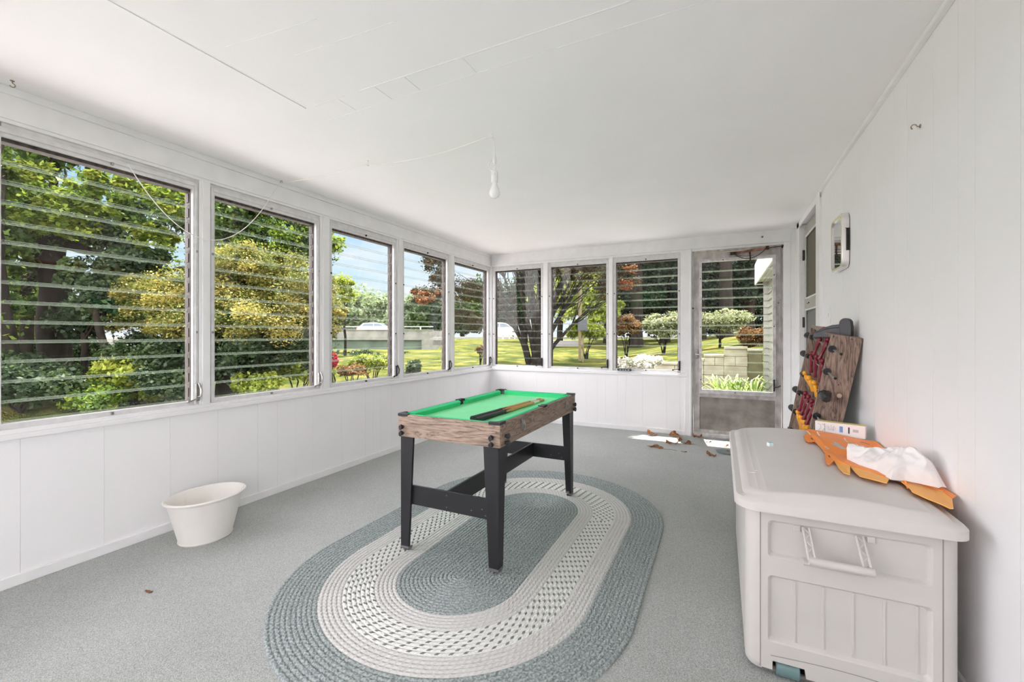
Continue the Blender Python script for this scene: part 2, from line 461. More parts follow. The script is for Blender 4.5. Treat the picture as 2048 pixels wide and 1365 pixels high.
M['leaf_sun_painted'] = leaf_mat('sun_painted_maple_leaves', [rgb(60, 80, 30), rgb(84, 104, 36), rgb(112, 126, 42), rgb(138, 142, 50)])  # sunlit highlights put into the leaf colour as lighter yellow-green
M['leaf_bright'] = leaf_mat('yellow_green_leaves', [rgb(96, 116, 41), rgb(132, 147, 53), rgb(165, 168, 73)])
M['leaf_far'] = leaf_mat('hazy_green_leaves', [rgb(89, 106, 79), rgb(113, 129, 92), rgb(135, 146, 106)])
M['leaf_jmaple'] = leaf_mat('bronze_maple_leaves', [rgb(48, 46, 34), rgb(65, 60, 39), rgb(86, 67, 46), rgb(68, 70, 41)])
M['leaf_orange'] = leaf_mat('orange_maple_leaves', [rgb(111, 72, 44), rgb(142, 89, 53), rgb(147, 110, 68)])
M['leaf_forest'] = leaf_mat('deep_forest_leaves', [rgb(29, 37, 29), rgb(41, 51, 37), rgb(56, 68, 46)], .2)
M['leaf_pale'] = leaf_mat('pale_shrub_leaves', [rgb(98, 108, 68), rgb(142, 150, 108), rgb(186, 186, 158)])
M['leaf_rust'] = leaf_mat('russet_shrub_leaves', [rgb(96, 72, 46), rgb(122, 91, 56), rgb(134, 113, 70)])
M['leaf_flower'] = leaf_mat('white_flowering_leaves', [rgb(120, 130, 80), rgb(214, 212, 202), rgb(236, 234, 228)])
M['leaf_red'] = leaf_mat('crimson_leaves', [rgb(150, 40, 60), rgb(190, 60, 80), rgb(120, 40, 40)])

# ------------------------------------------------------------------ object helpers
WM = {}
def setp(o, label=None, cat=None, group=None, kind=None):
    if label: o['label'] = label
    if cat: o['category'] = cat
    if group: o['group'] = group
    if kind: o['kind'] = kind
    return o

def empty(name, loc, rz=0.0, label=None, cat=None, group=None, kind=None, rot=None):
    o = bpy.data.objects.new(name, None)
    COL.objects.link(o)
    o.empty_display_size = 0.05
    R_ = rot.to_4x4() if rot is not None else Matrix.Rotation(rz, 4, 'Z')
    mw = Matrix.Translation(Vector(loc)) @ R_
    o.matrix_world = mw
    WM[o] = mw
    return setp(o, label, cat, group, kind)

def rotm(ax, a):
    return Matrix.Rotation(a, 3, ax)

class MB:
    """collects simple shapes and links them as ONE mesh object"""
    def __init__(s):
        s.v = []; s.f = []; s.mi = []; s.cur = 0
    def raw(s, vs, fs):
        o = len(s.v)
        s.v += [tuple(p) for p in vs]
        s.f += [tuple(i + o for i in f) for f in fs]
        s.mi += [s.cur] * len(fs)
        return s
    def box(s, x0, x1, y0, y1, z0, z1, R=None, c=None):
        vs = [Vector((x, y, z)) for x in (x0, x1) for y in (y0, y1) for z in (z0, z1)]
        if R is not None:
            c_ = Vector(c)
            vs = [c_ + R @ (p - c_) for p in vs]
        return s.raw(vs, [(0, 1, 3, 2), (4, 6, 7, 5), (0, 4, 5, 1), (2, 3, 7, 6), (0, 2, 6, 4), (1, 5, 7, 3)])
    def taper(s, a, b, ra, rb):
        """box-like bar: ra, rb = (halfx, halfy) at the two ends a (low) and b (high)"""
        vs = []
        for p, r in ((a, ra), (b, rb)):
            for sx, sy in ((-1, -1), (1, -1), (1, 1), (-1, 1)):
                vs.append((p[0] + sx * r[0], p[1] + sy * r[1], p[2]))
        return s.raw(vs, [(3, 2, 1, 0), (4, 5, 6, 7), (0, 1, 5, 4), (1, 2, 6, 5), (2, 3, 7, 6), (3, 0, 4, 7)])
    def tube(s, pts, r, n=8, cap=True):
        pts = [Vector(p) for p in pts]
        rs = r if isinstance(r, (list, tuple)) else [r] * len(pts)
        rings = []
        prev = None
        for i, p in enumerate(pts):
            d = (pts[min(i + 1, len(pts) - 1)] - pts[max(i - 1, 0)])
            d = d.normalized() if d.length > 1e-9 else Vector((0, 0, 1))
            if prev is None:
                a = d.orthogonal().normalized()
            else:
                a = prev - d * prev.dot(d)
                a = a.normalized() if a.length > 1e-6 else d.orthogonal().normalized()
            prev = a
            b = d.cross(a)
            rings.append([p + (a * math.cos(2 * PI * k / n) + b * math.sin(2 * PI * k / n)) * rs[i] for k in range(n)])
        vs = [q for rg in rings for q in rg]
        fs = []
        for i in range(len(rings) - 1):
            for k in range(n):
                fs.append((i * n + k, i * n + (k + 1) % n, (i + 1) * n + (k + 1) % n, (i + 1) * n + k))
        if cap:
            fs.append(tuple(range(n))[::-1])
            fs.append(tuple((len(rings) - 1) * n + k for k in range(n)))
        return s.raw(vs, fs)
    def lathe(s, prof, c, n=20, axis='Z', sx=1.0, sy=1.0, R=None):
        vs = []
        for (r, z) in prof:
            for k in range(n):
                a = 2 * PI * k / n
                p = Vector((r * math.cos(a) * sx, r * math.sin(a) * sy, z))
                if axis == 'X': p = Vector((p.z, p.x, p.y))
                if axis == 'Y': p = Vector((p.x, p.z, p.y))
                if R is not None: p = R @ p
                vs.append(Vector(c) + p)
        fs = []
        for i in range(len(prof) - 1):
            for k in range(n):
                fs.append((i * n + k, i * n + (k + 1) % n, (i + 1) * n + (k + 1) % n, (i + 1) * n + k))
        if prof[0][0] > 1e-6: fs.append(tuple(range(n))[::-1])
        if prof[-1][0] > 1e-6: fs.append(tuple((len(prof) - 1) * n + k for k in range(n)))
        return s.raw(vs, fs)
    def prism(s, poly, fn, t0, t1):
        """poly: 2-D outline; fn(u, v, t) -> world point"""
        n = len(poly)
        vs = [fn(u, v, t0) for u, v in poly] + [fn(u, v, t1) for u, v in poly]
        fs = [tuple(range(n))[::-1], tuple(range(n, 2 * n))]
        fs += [(i, (i + 1) % n, n + (i + 1) % n, n + i) for i in range(n)]
        return s.raw(vs, fs)
    def ball(s, c, r, n=12, sc=(1, 1, 1)):
        prof = [(r * math.sin(PI * i / (n // 2 + 2)), -r * math.cos(PI * i / (n // 2 + 2))) for i in range(n // 2 + 3)]
        vs = []
        for (rr, z) in prof:
            for k in range(n):
                a = 2 * PI * k / n
                vs.append((c[0] + rr * math.cos(a) * sc[0], c[1] + rr * math.sin(a) * sc[1], c[2] + z * sc[2]))
        fs = []
        for i in range(len(prof) - 1):
            for k in range(n):
                fs.append((i * n + k, i * n + (k + 1) % n, (i + 1) * n + (k + 1) % n, (i + 1) * n + k))
        return s.raw(vs, fs)
    def build(s, name, mats, parent=None, smooth=False, bevel=0.0, label=None, cat=None, group=None, kind=None,
              bseg=2, weld=True, loc=None, pieces=False):
        if pieces:                                  # one object per disconnected piece
            par = list(range(len(s.v)))
            def find(i):
                while par[i] != i: par[i] = par[par[i]]; i = par[i]
                return i
            for f in s.f:
                for q in f[1:]: par[find(q)] = find(f[0])
            grp = {}
            for k, f in enumerate(s.f): grp.setdefault(find(f[0]), []).append(k)
            out = []
            for ks in grp.values():
                m2 = MB(); ids = sorted({i for k in ks for i in s.f[k]}); mp_ = {i: j for j, i in enumerate(ids)}
                m2.v = [s.v[i] for i in ids]; m2.f = [tuple(mp_[i] for i in s.f[k]) for k in ks]; m2.mi = [s.mi[k] for k in ks]
                out.append(m2.build(name, mats, parent, smooth, bevel, label, cat, group, kind, bseg, weld))
            return out
        me = bpy.data.meshes.new(name)
        P_ = WM.get(parent)
        inv = P_.inverted() if P_ is not None else None
        vs = [inv @ Vector(p) for p in s.v] if inv is not None else [Vector(p) for p in s.v]
        base = Vector((0, 0, 0))
        if parent is None:
            if loc is not None: base = Vector(loc)
            else:
                xs = [p.x for p in vs]; ys = [p.y for p in vs]; zs = [p.z for p in vs]
                base = Vector(((min(xs) + max(xs)) / 2, (min(ys) + max(ys)) / 2, min(zs)))
            vs = [p - base for p in vs]
        me.from_pydata([tuple(p) for p in vs], [], s.f)
        if not isinstance(mats, (list, tuple)): mats = [mats]
        for m_ in mats: me.materials.append(m_)
        if len(mats) > 1:
            me.polygons.foreach_set('material_index', s.mi)
        bm = bmesh.new(); bm.from_mesh(me)
        if weld: bmesh.ops.remove_doubles(bm, verts=bm.verts, dist=1e-6)
        bmesh.ops.recalc_face_normals(bm, faces=bm.faces)
        bm.to_mesh(me); bm.free()
        if smooth:
            me.polygons.foreach_set('use_smooth', [True] * len(me.polygons))
            try: me.set_sharp_from_angle(angle=math.radians(40))
            except Exception: pass
        o = bpy.data.objects.new(name, me)
        COL.objects.link(o)
        if parent is not None:
            o.parent = parent
            WM[o] = P_
        else:
            o.location = base
            WM[o] = Matrix.Translation(base)
        if bevel:
            md = o.modifiers.new('bevel', 'BEVEL'); md.width = bevel; md.segments = bseg
            md.limit_method = 'ANGLE'; md.angle_limit = math.radians(35)
        return setp(o, label, cat, group, kind)

def dup(root, loc, rz=None, label=None, group=None):
    r = root.copy(); COL.objects.link(r)
    r.location = loc
    if rz is not None: r.rotation_euler = (0, 0, rz)
    if label: r['label'] = label
    if group: r['group'] = group
    for ch in list(root.children):
        c = ch.copy(); COL.objects.link(c); c.parent = r
        for g in list(ch.children):
            d = g.copy(); COL.objects.link(d); d.parent = c
    return r

def rrect(w, h, r, n=5):
    """rounded rectangle outline centred on 0"""
    pts = []
    for cx_, cy_, a0 in ((w / 2 - r, h / 2 - r, 0), (-w / 2 + r, h / 2 - r, 90), (-w / 2 + r, -h / 2 + r, 180), (w / 2 - r, -h / 2 + r, 270)):
        for k in range(n + 1):
            a = math.radians(a0 + 90 * k / n)
            pts.append((cx_ + r * math.cos(a), cy_ + r * math.sin(a)))
    return pts

# ------------------------------------------------------------------ the room
def boards(mb, along, a0, a1, face, th, z0, z1, cuts, gap=0.0009, sgn=1):
    """panelling: separate boards with fine grooves between; along = 'X' or 'Y'; face = inner plane"""
    cs = [a0] + sorted(c for c in cuts if a0 + .02 < c < a1 - .02) + [a1]
    for i in range(len(cs) - 1):
        p, q = cs[i] + gap / 2 * (i > 0), cs[i + 1] - gap / 2 * (i < len(cs) - 2)
        f0, f1 = sorted((face, face + sgn * th))
        if along == 'Y': mb.box(f0, f1, p, q, z0, z1)
        else: mb.box(p, q, f0, f1, z0, z1)

def rcuts(a0, a1, seed):
    r = random.Random(seed); out = []; a = a0
    while a < a1:
        a += r.choice((.10, .15, .2, .27, .305)); out.append(a)
    return out

mb = MB(); mb.box(XL - .1, XR + .12, YF - .1, YB + .1, -.12, 0); mb.build('floor', M['carpet'], kind='structure')
mb = MB(); mb.box(XL - .14, XR + .3, YF - .12, YB + .1, ZC, ZC + .16); mb.build('ceiling', M['ceil'], kind='structure')

mb = MB()
boards(mb, 'Y', YF, YB, XL, .008, 0, .675, rcuts(YF, YB, 3), sgn=-1)
mb.box(XL - .1, XL - .008, YF, YB + .1, -.12, .675)
mb.box(XL - .1, XL, YF, YB + .1, 2.12, ZC)
mb.build('wall_left', M['wall'], kind='structure')
mb = MB()
boards(mb, 'X', XL, -.377, YB, .008, 0, .675, rcuts(XL, -.377, 5), sgn=1)
mb.box(XL, -.377, YB + .008, YB + .1, -.12, .675)
mb.box(XL, XR + .12, YB, YB + .1, 2.12, ZC)
mb.box(.60, XR + .12, YB, YB + .1, -.12, 2.12)
mb.build('wall_back', M['wall'], kind='structure')
mb = MB()
cuts = [2.771, 2.502, 2.35, 2.103, 1.916, 1.81, 1.585, 1.3, 1.1, .8, .5, .2, -.2, -.6, -1, -1.4, -1.9, -2.4, 3.05, 3.42, 3.75, 3.98]
boards(mb, 'Y', -.45, 4.2, XR, .008, 0, ZC, cuts, sgn=1, gap=.0016)
mb.box(XR + .008, XR + .12, -.45, 4.2, -.12, ZC)
mb.box(XR, XR + .12, YF, -.45, -.12, .60)
mb.box(XR, XR + .12, YF, -.45, 2.15, ZC)
for a, b in ((YF, YF + .08), (-1.36, -1.28)):
    mb.box(XR, XR + .12, a, b, .60, 2.15)
mb.box(XR, XR + .12, 5.07, YB, -.12, ZC)
mb.box(XR, XR + .12, 4.2, 5.07, 2.235, ZC)
mb.box(XR + .10, XR + .12, 4.2, 5.07, -.12, 2.235)
mb.build('wall_right', M['wall'], kind='structure')
mb = MB()
mb.box(XL, XR, YF - .1, YF, -.12, .85)
mb.box(XL, XR, YF - .1, YF, 2.18, ZC)
for a, b in ((XL, XL + .12), (-1.9, XR)):
    mb.box(a, b, YF - .1, YF, .85, 2.18)
mb.build('wall_rear', M['wall'], kind='structure')
for i, (a, b) in enumerate(((XL + .12, -1.9),)):  # window behind the camera, added to let more daylight in
    r = empty('window_%d' % (20 + i), (a, YF, .85), kind='structure')
    mb = MB()
    for q in ((a, a + .04, .85, 2.18), (b - .04, b, .85, 2.18), (a + .04, b - .04, .85, .89), (a + .04, b - .04, 2.14, 2.18)):
        mb.box(q[0], q[1], YF - .06, YF - .02, q[2], q[3])
    mb.build('sash_frame', M['sash'], r)
    mb = MB(); mb.box(a + .04, b - .04, YF - .045, YF - .040, .89, 2.14); mb.build('glass_pane', M['glass'], r)

for i, (a, b) in enumerate(((YF + .08, -1.36), (-1.28, -.45))):  # unseen side windows, added to light the wall opposite
    r = empty('window_%d' % (24 + i), (XR, a, .60), kind='structure')
    mb = MB()
    for q in ((a, a + .04, .60, 2.15), (b - .04, b, .60, 2.15), (a + .04, b - .04, .60, .64), (a + .04, b - .04, 2.11, 2.15)):
        mb.box(XR + .02, XR + .06, q[0], q[1], q[2], q[3])
    mb.build('sash_frame', M['sash'], r)
    mb = MB(); mb.box(XR + .040, XR + .045, a + .04, b - .04, .64, 2.11); mb.build('glass_pane', M['glass'], r)

# sills, heads and posts
mb = MB()
mb.box(XL - .09, XL + .022, YF, YB, .675, .700)
mb.box(XL - .09, XL + .010, YF, YB, .700, .722)
mb.build('trim_1', M['trim'], kind='structure', bevel=.003)
mb = MB()
mb.box(XL + .02, -.355, YB - .022, YB + .09, .675, .700)
mb.box(XL + .02, -.37, YB - .010, YB + .09, .700, .722)
mb.build('trim_2', M['trim'], kind='structure', bevel=.003)
mb = MB()
mb.box(XL, XL + .014, YF, YB, 2.135, ZC - .035)
mb.box(XL, XL + .026, YF, YB, ZC - .035, ZC)
mb.box(XL - .02, XL + .008, YF, YB, 2.118, 2.135)
mb.build('trim_3', M['trim'], kind='structure', bevel=.002)
mb = MB()
mb.box(XL + .02, .66, YB - .016, YB, 2.155, ZC)
mb.box(XL + .02, .66, YB - .026, YB, 2.143, 2.155)
mb.box(XL + .02, .66, YB - .008, YB + .02, 2.118, 2.143)
mb.build('trim_4', M['trim'], kind='structure', bevel=.002)
mb = MB()
mb.box(XL, XL + .013, YF, YB, 0, .052)
mb.build('baseboard_left', M['trim'], kind='structure', bevel=.003)
mb = MB(); mb.box(XL + .013, -.377, YB - .013, YB, 0, .052); mb.build('baseboard_back', M['trim'], kind='structure', bevel=.003)
mb = MB(); mb.box(XR - .012, XR, YF, 4.06, 0, .062); mb.build('baseboard_right', M['trim'], kind='structure', bevel=.003)
mb = MB(); mb.box(XR - .022, XR, YF, 4.06, ZC - .022, ZC); mb.build('trim_5', M['trim'], kind='structure', bevel=.003)
mb = MB()                                   # painted-over seams of the ceiling boards
mb.box(-1.864, -1.858, YF, 1.512, ZC - .003, ZC)
mb.box(-1.80, -1.60, 1.512, 1.517, ZC - .0015, ZC)
mb.box(-1.50, XR, 1.500, 1.506, ZC - .003, ZC, rotm('Z', -.008), (-.5, 1.503, ZC))
mb.box(-1.86, .1, 1.628, 1.631, ZC - .002, ZC, rotm('Z', -.02), (-1, 1.63, ZC))
for x_ in (-1.25, -1.42, -.95, -1.65):
    mb.box(x_, x_ + .004, 1.51, 1.63, ZC - .0015, ZC)
mb.box(-2.3, XR, -.45, -.446, ZC - .002, ZC)
mb.box(-1.75, -1.3, 1.08, 1.083, ZC - .0015, ZC, rotm('Z', .1), (-1.5, 1.08, ZC))
mb.box(-1.55, -1.05, 1.22, 1.223, ZC - .0015, ZC, rotm('Z', .05), (-1.3, 1.22, ZC))
mb.build('trim_6', M['trim'], kind='structure')

def post(k, mapf, s0, s1, z0=.722, z1=2.12):
    mb = MB()
    def bx(a, b, n0, n1):
        mb.raw([mapf(s, n, z) for s in (a, b) for n in (n0, n1) for z in (z0, z1)],
               [(0, 1, 3, 2), (4, 6, 7, 5), (0, 4, 5, 1), (2, 3, 7, 6), (0, 2, 6, 4), (1, 5, 7, 3)])
    bx(s0, s1, -.004, .09)
    bx(s0 + (s1 - s0) * .22, s1 - (s1 - s0) * .10, -.016, -.004)
    mb.build('trim_%d' % k, M['trim'], kind='structure', bevel=.002)

def mapL(s, n, z): return (XL - n, s, z)
def mapB(s, n, z): return (s, YB + n, z)

def louver_mesh(mapf, a, b, z0, z1, nslat, ncen, parent, tilt=.010, name='glass_louvers'):
    """glass slats lapped like shingles; each skin has a ground strip along both long edges and a dusty lap"""
    mb = MB()
    pitch = (z1 - z0) / nslat
    h = pitch + .016
    th = .0055
    for i in range(nslat):
        zb = z0 + i * pitch - .004; zt = min(zb + h, z1 + .004)
        H_ = zt - zb
        fr = [0, .0020 / H_, .013 / H_, 1 - .0020 / H_, 1]
        mi = [1, 2, 0, 1]
        for dn, flip in ((0, 1), (th, 0)):
            o = len(mb.v)
            for s in (a, b):
                for t in fr:
                    mb.v.append(mapf(s, ncen + tilt * (1 - 2 * t) + dn, zb + H_ * t))
            for j in range(4):
                f = (o + j, o + j + 1, o + 5 + j + 1, o + 5 + j)
                mb.f.append(f); mb.mi.append(mi[j])
        q = o - 10
        for (j, m_) in ((0, 1), (4, 1)):
            mb.f.append((q + j, q + 5 + j, o + 5 + j, o + j)); mb.mi.append(m_)
        mb.f.append((q, q + 1, q + 2, q + 3, q + 4, o + 4, o + 3, o + 2, o + 1, o)); mb.mi.append(1)
        mb.f.append((q + 5, q + 6, q + 7, q + 8, q + 9, o + 9, o + 8, o + 7, o + 6, o + 5)); mb.mi.append(1)
    return mb.build(name, [M['glass'], M['glass_edge'], M['glass_lap']], parent)

def add_box_s(mb, mapf, a, b, n0, n1, z0, z1):
    mb.raw([mapf(s, n, z) for s in (a, b) for n in (n0, n1) for z in (z0, z1)],
           [(0, 1, 3, 2), (4, 6, 7, 5), (0, 4, 5, 1), (2, 3, 7, 6), (0, 2, 6, 4), (1, 5, 7, 3)])

def handle_crank(mapf, s, z, parent, dark=False, flip=1):
    mb = MB()
    add_box_s(mb, mapf, s - .009, s + .009, -.016, -.002, z - .06, z + .045)
    mb.tube([mapf(s, -.016, z - .035), mapf(s + .002 * flip, -.040, z - .03), mapf(s + .004 * flip, -.042, z + .01), mapf(s + .004 * flip, -.020, z + .05)], .0055, 8)
    mb.tube([mapf(s, -.030, z - .045), mapf(s - .03 * flip, -.045, z - .045), mapf(s - .065 * flip, -.040, z - .055)], .0045, 8)
    mb.ball(mapf(s - .067 * flip, -.040, z - .055), .009, 8)
    mb.build('crank_handle', M['dark_iron'] if dark else M['steel'], parent, smooth=True)

def window(k, mapf, s0, s1, near_left=True, crank=True, dark=False, nslat=14):
    z0, z1 = .722, 2.118
    r = empty('window_%d' % k, mapf(s0, 0, z0), kind='structure')
    w = .030
    mb = MB()
    add_box_s(mb, mapf, s0, s0 + w, .006, .030, z0, z1)
    add_box_s(mb, mapf, s1 - w, s1, .006, .030, z0, z1)
    add_box_s(mb, mapf, s0 + w, s1 - w, .006, .030, z0, z0 + .026)
    add_box_s(mb, mapf, s0 + w, s1 - w, .006, .030, z1 - .062, z1)
    # stepped bead
    add_box_s(mb, mapf, s0 + .006, s0 + w - .008, -.002, .006, z0 + .004, z1 - .02)
    add_box_s(mb, mapf, s1 - w + .008, s1 - .006, -.002, .006, z0 + .004, z1 - .02)
    add_box_s(mb, mapf, s0 + w - .008, s1 - w + .008, -.002, .006, z1 - .045, z1 - .02)
    mb.build('sash_frame', M['sash'], r, bevel=.0015, bseg=1)
    mb = MB()
    add_box_s(mb, mapf, s0 + .022, s0 + w + .004, .030, .085, z0, z1)
    add_box_s(mb, mapf, s1 - w - .004, s1 - .022, .030, .085, z0, z1)
    for sa in (s0 + w + .004, s1 - w - .008):             # ribs of the louver clips
        for i in range(nslat):
            zc = z0 + .05 + i * (z1 - z0 - .1) / nslat
            add_box_s(mb, mapf, sa, sa + .004, .042, .068, zc, zc + .055)
    mb.build('louver_channel', M['channel'], r, bevel=.001, bseg=1)
    mb = MB()
    add_box_s(mb, mapf, s0 + w, s1 - w, .030, .085, z1 - .078, z1 - .04)
    add_box_s(mb, mapf, s0 + w, s1 - w, .030, .085, z0, z0 + .022)
    mb.build('louver_rail', M['channel'], r)
    louver_mesh(mapf, s0 + w + .003, s1 - w - .003, z0 + .026, z1 - .076, nslat, .055, r)
    mb = MB()
    sm = (s0 + s1) / 2
    for (s_, z_) in ((sm, z1 - .05), (sm, z0 + .014), (s0 + .015, z0 + .45), (s0 + .015, z0 + .95), (s1 - .015, z0 + .45), (s1 - .015, z0 + .95)):
        add_box_s(mb, mapf, s_ - .005, s_ + .005, -.008, .006, z_ - .007, z_ + .007)
    mb.build('sash_clip', M['dark_iron'] if dark else M['steel'], r)
    if crank:
        handle_crank(mapf, s1 - .013, z0 + .085, r, dark)
    return r

# left wall: windows between Y edges (seen posts measured; others added for light)
PL = [(-2.17, -2.09), (-1.24, -1.165), (-.31, -.235), (.68, .75), (1.607, 1.673), (2.515, 2.611), (3.44, 3.53), (4.38, 4.47)]
edges = [YF + .02] + [v for p in PL for v in p] + [5.385]
for i in range(0, len(edges) - 1, 2):
    k = i // 2 + 1
    window(k, mapL, edges[i], edges[i + 1], crank=(edges[i + 1] > 1), dark=k >= 7)
for i, (a, b) in enumerate(PL):
    post(10 + i, mapL, a, b)
mb = MB(); mb.box(XL - .09, XL + .022, 5.385, YB + .02, .722, 2.12); mb.box(XL, XL + .034, YB - .016, YB + .09, .722, 2.12)
mb.build('trim_20', M['trim'], kind='structure', bevel=.003)
# back wall windows
PB = [(-2.138, -2.060), (-1.262, -1.205)]
eb = [XL + .034, PB[0][0], PB[0][1], PB[1][0], PB[1][1], -.425]
for i in range(3):
    window(10 + i, mapB, eb[2 * i], eb[2 * i + 1], dark=True)
for i, (a, b) in enumerate(PB):
    post(21 + i, mapB, a, b)
mb = MB()
mb.box(-.425, -.302, YB - .014, YB + .1, .675 + .047, 2.143)
mb.box(-.377, -.302, YB - .014, YB + .1, 0, .722)
mb.box(-.325, -.308, YB - .022, YB - .014, 0.0, 2.143)
mb.build('trim_23', M['trim'], kind='structure', bevel=.003)
mb = MB()
mb.box(.592, .66, YB - .014, YB + .0, 0, 2.143)
mb.box(.592, .602, YB - .0, YB + .1, 0, 2.12)
mb.box(.66, XR, YB - .006, YB, 0, ZC)
mb.build('trim_24', M['trim'], kind='structure', bevel=.003)

# ------------------------------------------------------------------ back door with louvers
d1 = empty('door_1', (-.302, YB + .02, 0), kind='structure')
mb = MB()
mb.box(-.302, -.290, YB - .002, YB + .09, .0, 2.118)
mb.box(.580, .592, YB - .002, YB + .09, .0, 2.118)
mb.box(-.290, .580, YB - .002, YB + .09, 2.098, 2.118)
mb.build('door_jamb', M['alu'], d1, bevel=.002)
lf = MB()
for q in ((-.286, -.222, .03, 2.090), (.522, .576, .03, 2.090), (-.222, .522, 2.015, 2.090), (-.222, .522, .452, .497), (-.222, .522, .03, .085)):
    lf.box(q[0], q[1], YB + .012, YB + .045, q[2], q[3])
lf.build('leaf_frame', M['alu'], d1, bevel=.003)
mb = MB()
for q in ((-.222, -.200, .500, 2.012), (.500, .522, .500, 2.012), (-.200, .500, 1.985, 2.012), (-.200, .500, .500, .540)):
    mb.box(q[0], q[1], YB + .004, YB + .030, q[2], q[3])
for q in ((-.226, -.216, .495, 2.018), (.517, .527, .495, 2.018), (-.216, .517, 2.006, 2.018), (-.216, .517, .495, .505)):
    mb.box(q[0], q[1], YB - .001, YB + .006, q[2], q[3])
mb.build('insert_frame', M['alu_light'], d1, bevel=.002)
louver_mesh(mapB, -.199, .499, .541, 1.984, 14, .045, d1)
mb = MB(); mb.box(-.222, .522, YB + .020, YB + .034, .085, .452); mb.build('kick_panel', M['kick'], d1)
mb = MB(); mb.box(-.300, .590, YB - .012, YB + .09, .0, .028); mb.box(-.286, .576, YB - .004, YB + .012, .028, .05)
mb.build('door_sill', M['alu_light'], d1, bevel=.002)
mb = MB()                                       # little screws around the insert
for (x_, z_) in ((-.211, 1.80), (-.211, 1.25), (-.211, .65), (.511, 1.80), (.511, 1.25), (.14, .520), (.02, 1.998), (.55, 1.5)):
    mb.ball((x_, YB - .003, z_), .006, 8)
mb.build('frame_screw', M['dark_iron'], d1)
mb = MB()
mb.box(-.268, -.246, YB + .000, YB + .012, .88, 1.00)
mb.tube([(-.257, YB + .0, .94), (-.257, YB - .04, .94), (-.20, YB - .045, .935)], .008, 8)
mb.ball((-.198, YB - .045, .935), .012, 8)
mb.tube([(-.27, YB - .01, .99), (-.24, YB - .012, .99), (-.24, YB - .012, .90), (-.27, YB - .01, .89)], .004, 6)
mb.build('door_handle', M['steel'], d1, smooth=True)
mb = MB()
mb.box(.503, .519, YB - .004, YB + .006, .555, .68)
mb.tube([(.511, YB - .005, .60), (.511, YB - .04, .60), (.55, YB - .05, .61), (.565, YB - .05, .625)], .005, 8)
mb.tube([(.511, YB - .012, .57), (.508, YB - .03, .58), (.508, YB - .03, .66)], .004, 6)
mb.build('crank_handle', M['dark_iron'], d1, smooth=True)
mb = MB()
mb.box(-.298, -.290, YB - .006, YB + .004, 1.455, 1.475); mb.tube([(-.30, YB - .01, 1.465), (-.28, YB - .012, 1.462)], .006, 6)
mb.build('strike_pin', M['dark_iron'], d1)
# pneumatic closer with its chain, hung across the head of the door
dc = empty('door_closer', (.33, YB - .03, 2.07), label='rusty pneumatic door closer with a sagging chain over the glass back door', cat='door closer')
mb = MB()
mb.tube([(.16, YB - .035, 2.062), (.44, YB - .035, 2.086)], .013, 12)
mb.build('cylinder', mat('coppery_tube', rgb(170, 128, 108), .4, .6, col2=rgb(84, 56, 46), vscale=20), dc, smooth=True)
mb = MB()
mb.tube([(.44, YB - .035, 2.086), (.585, YB - .02, 2.098)], .005, 8)
mb.tube([(.12, YB - .03, 2.060), (.17, YB - .035, 2.062)], .010, 8)
mb.box(.09, .15, YB - .03, YB + .006, 2.048, 2.075)
mb.box(.43, .46, YB - .055, YB - .015, 2.074, 2.108)
mb.tube([(.585, YB - .03, 2.105), (.585, YB + .0, 2.09)], .01, 8)
mb.build('rod', M['rust'], dc, pieces=True)
mb = MB()
mb.tube([(.28, YB - .035, 2.072), (.285, YB - .045, 2.00), (.283, YB - .05, 1.965), (.272, YB - .05, 1.94)], [.009, .008, .007, .004], 8)
mb.build('hook_arm', M['rust'], dc, smooth=True)
mb = MB()
pts = []
for i in range(25):
    t = i / 24; x_ = .12 + .31 * t
    pts.append((x_, YB - .045, 2.058 + .022 * t - .085 * 4 * t * (1 - t) * .95))
mb.tube(pts, .003, 6)
pts2 = [(p[0], p[1] - .004, p[2] + .028 * math.sin(PI * i / 24)) for i, p in enumerate(pts)]
mb.tube(pts2[:16], .002, 5)
for i in range(0, 25):
    mb.ball(pts[i], .005, 6)
mb.build('chain', M['dark_iron'], dc)

# ------------------------------------------------------------------ side door in the right wall
d2 = empty('door_2', (XR + .03, 4.2, 0), kind='structure')
mb = MB()
mb.box(XR - .016, XR + .0, 4.06, 4.2, 0, ZC - .005)
mb.box(XR - .012, XR + .10, 5.05, 5.07, 0, 2.235)
mb.box(XR - .0, XR + .10, 4.185, 4.205, 0, 2.235)
mb.box(XR - .012, XR, 5.07, 5.20, 0, 2.27)
mb.box(XR - .012, XR, 4.06, 5.20, 2.215, 2.275)
mb.build('door_casing', M['trim'], d2, bevel=.003)
mb = MB()
for q in ((4.205, 4.30, .02, 2.20), (4.975, 5.05, .02, 2.20), (4.30, 4.975, 2.10, 2.20), (4.30, 4.975, 1.40, 1.50), (4.30, 4.975, .02, .15)):
    mb.box(XR + .032, XR + .06, q[0], q[1], q[2], q[3])
mb.build('leaf_frame', mat('grey_painted_screen_door', rgb(178, 176, 172), .5, .2, var=.12, vscale=30), d2, bevel=.002)
mb = MB()
for q in ((4.965, 4.980, 1.49, 2.11), (4.30, 4.975, 2.088, 2.103), (4.30, 4.975, 1.497, 1.512), (4.965, 4.980, .15, 1.41), (4.30, 4.975, 1.388, 1.402)):
    mb.box(XR + .026, XR + .034, q[0], q[1], q[2], q[3])
mb.build('screen_bead', M['sash'], d2)
mb = MB(); mb.box(XR + .045, XR + .050, 4.30, 4.975, 1.50, 2.10); mb.build('screen', M['screen'], d2)
mb = MB(); mb.box(XR + .045, XR + .050, 4.30, 4.975, .15, 1.40); mb.build('lower_panel', M['screen_low'], d2)
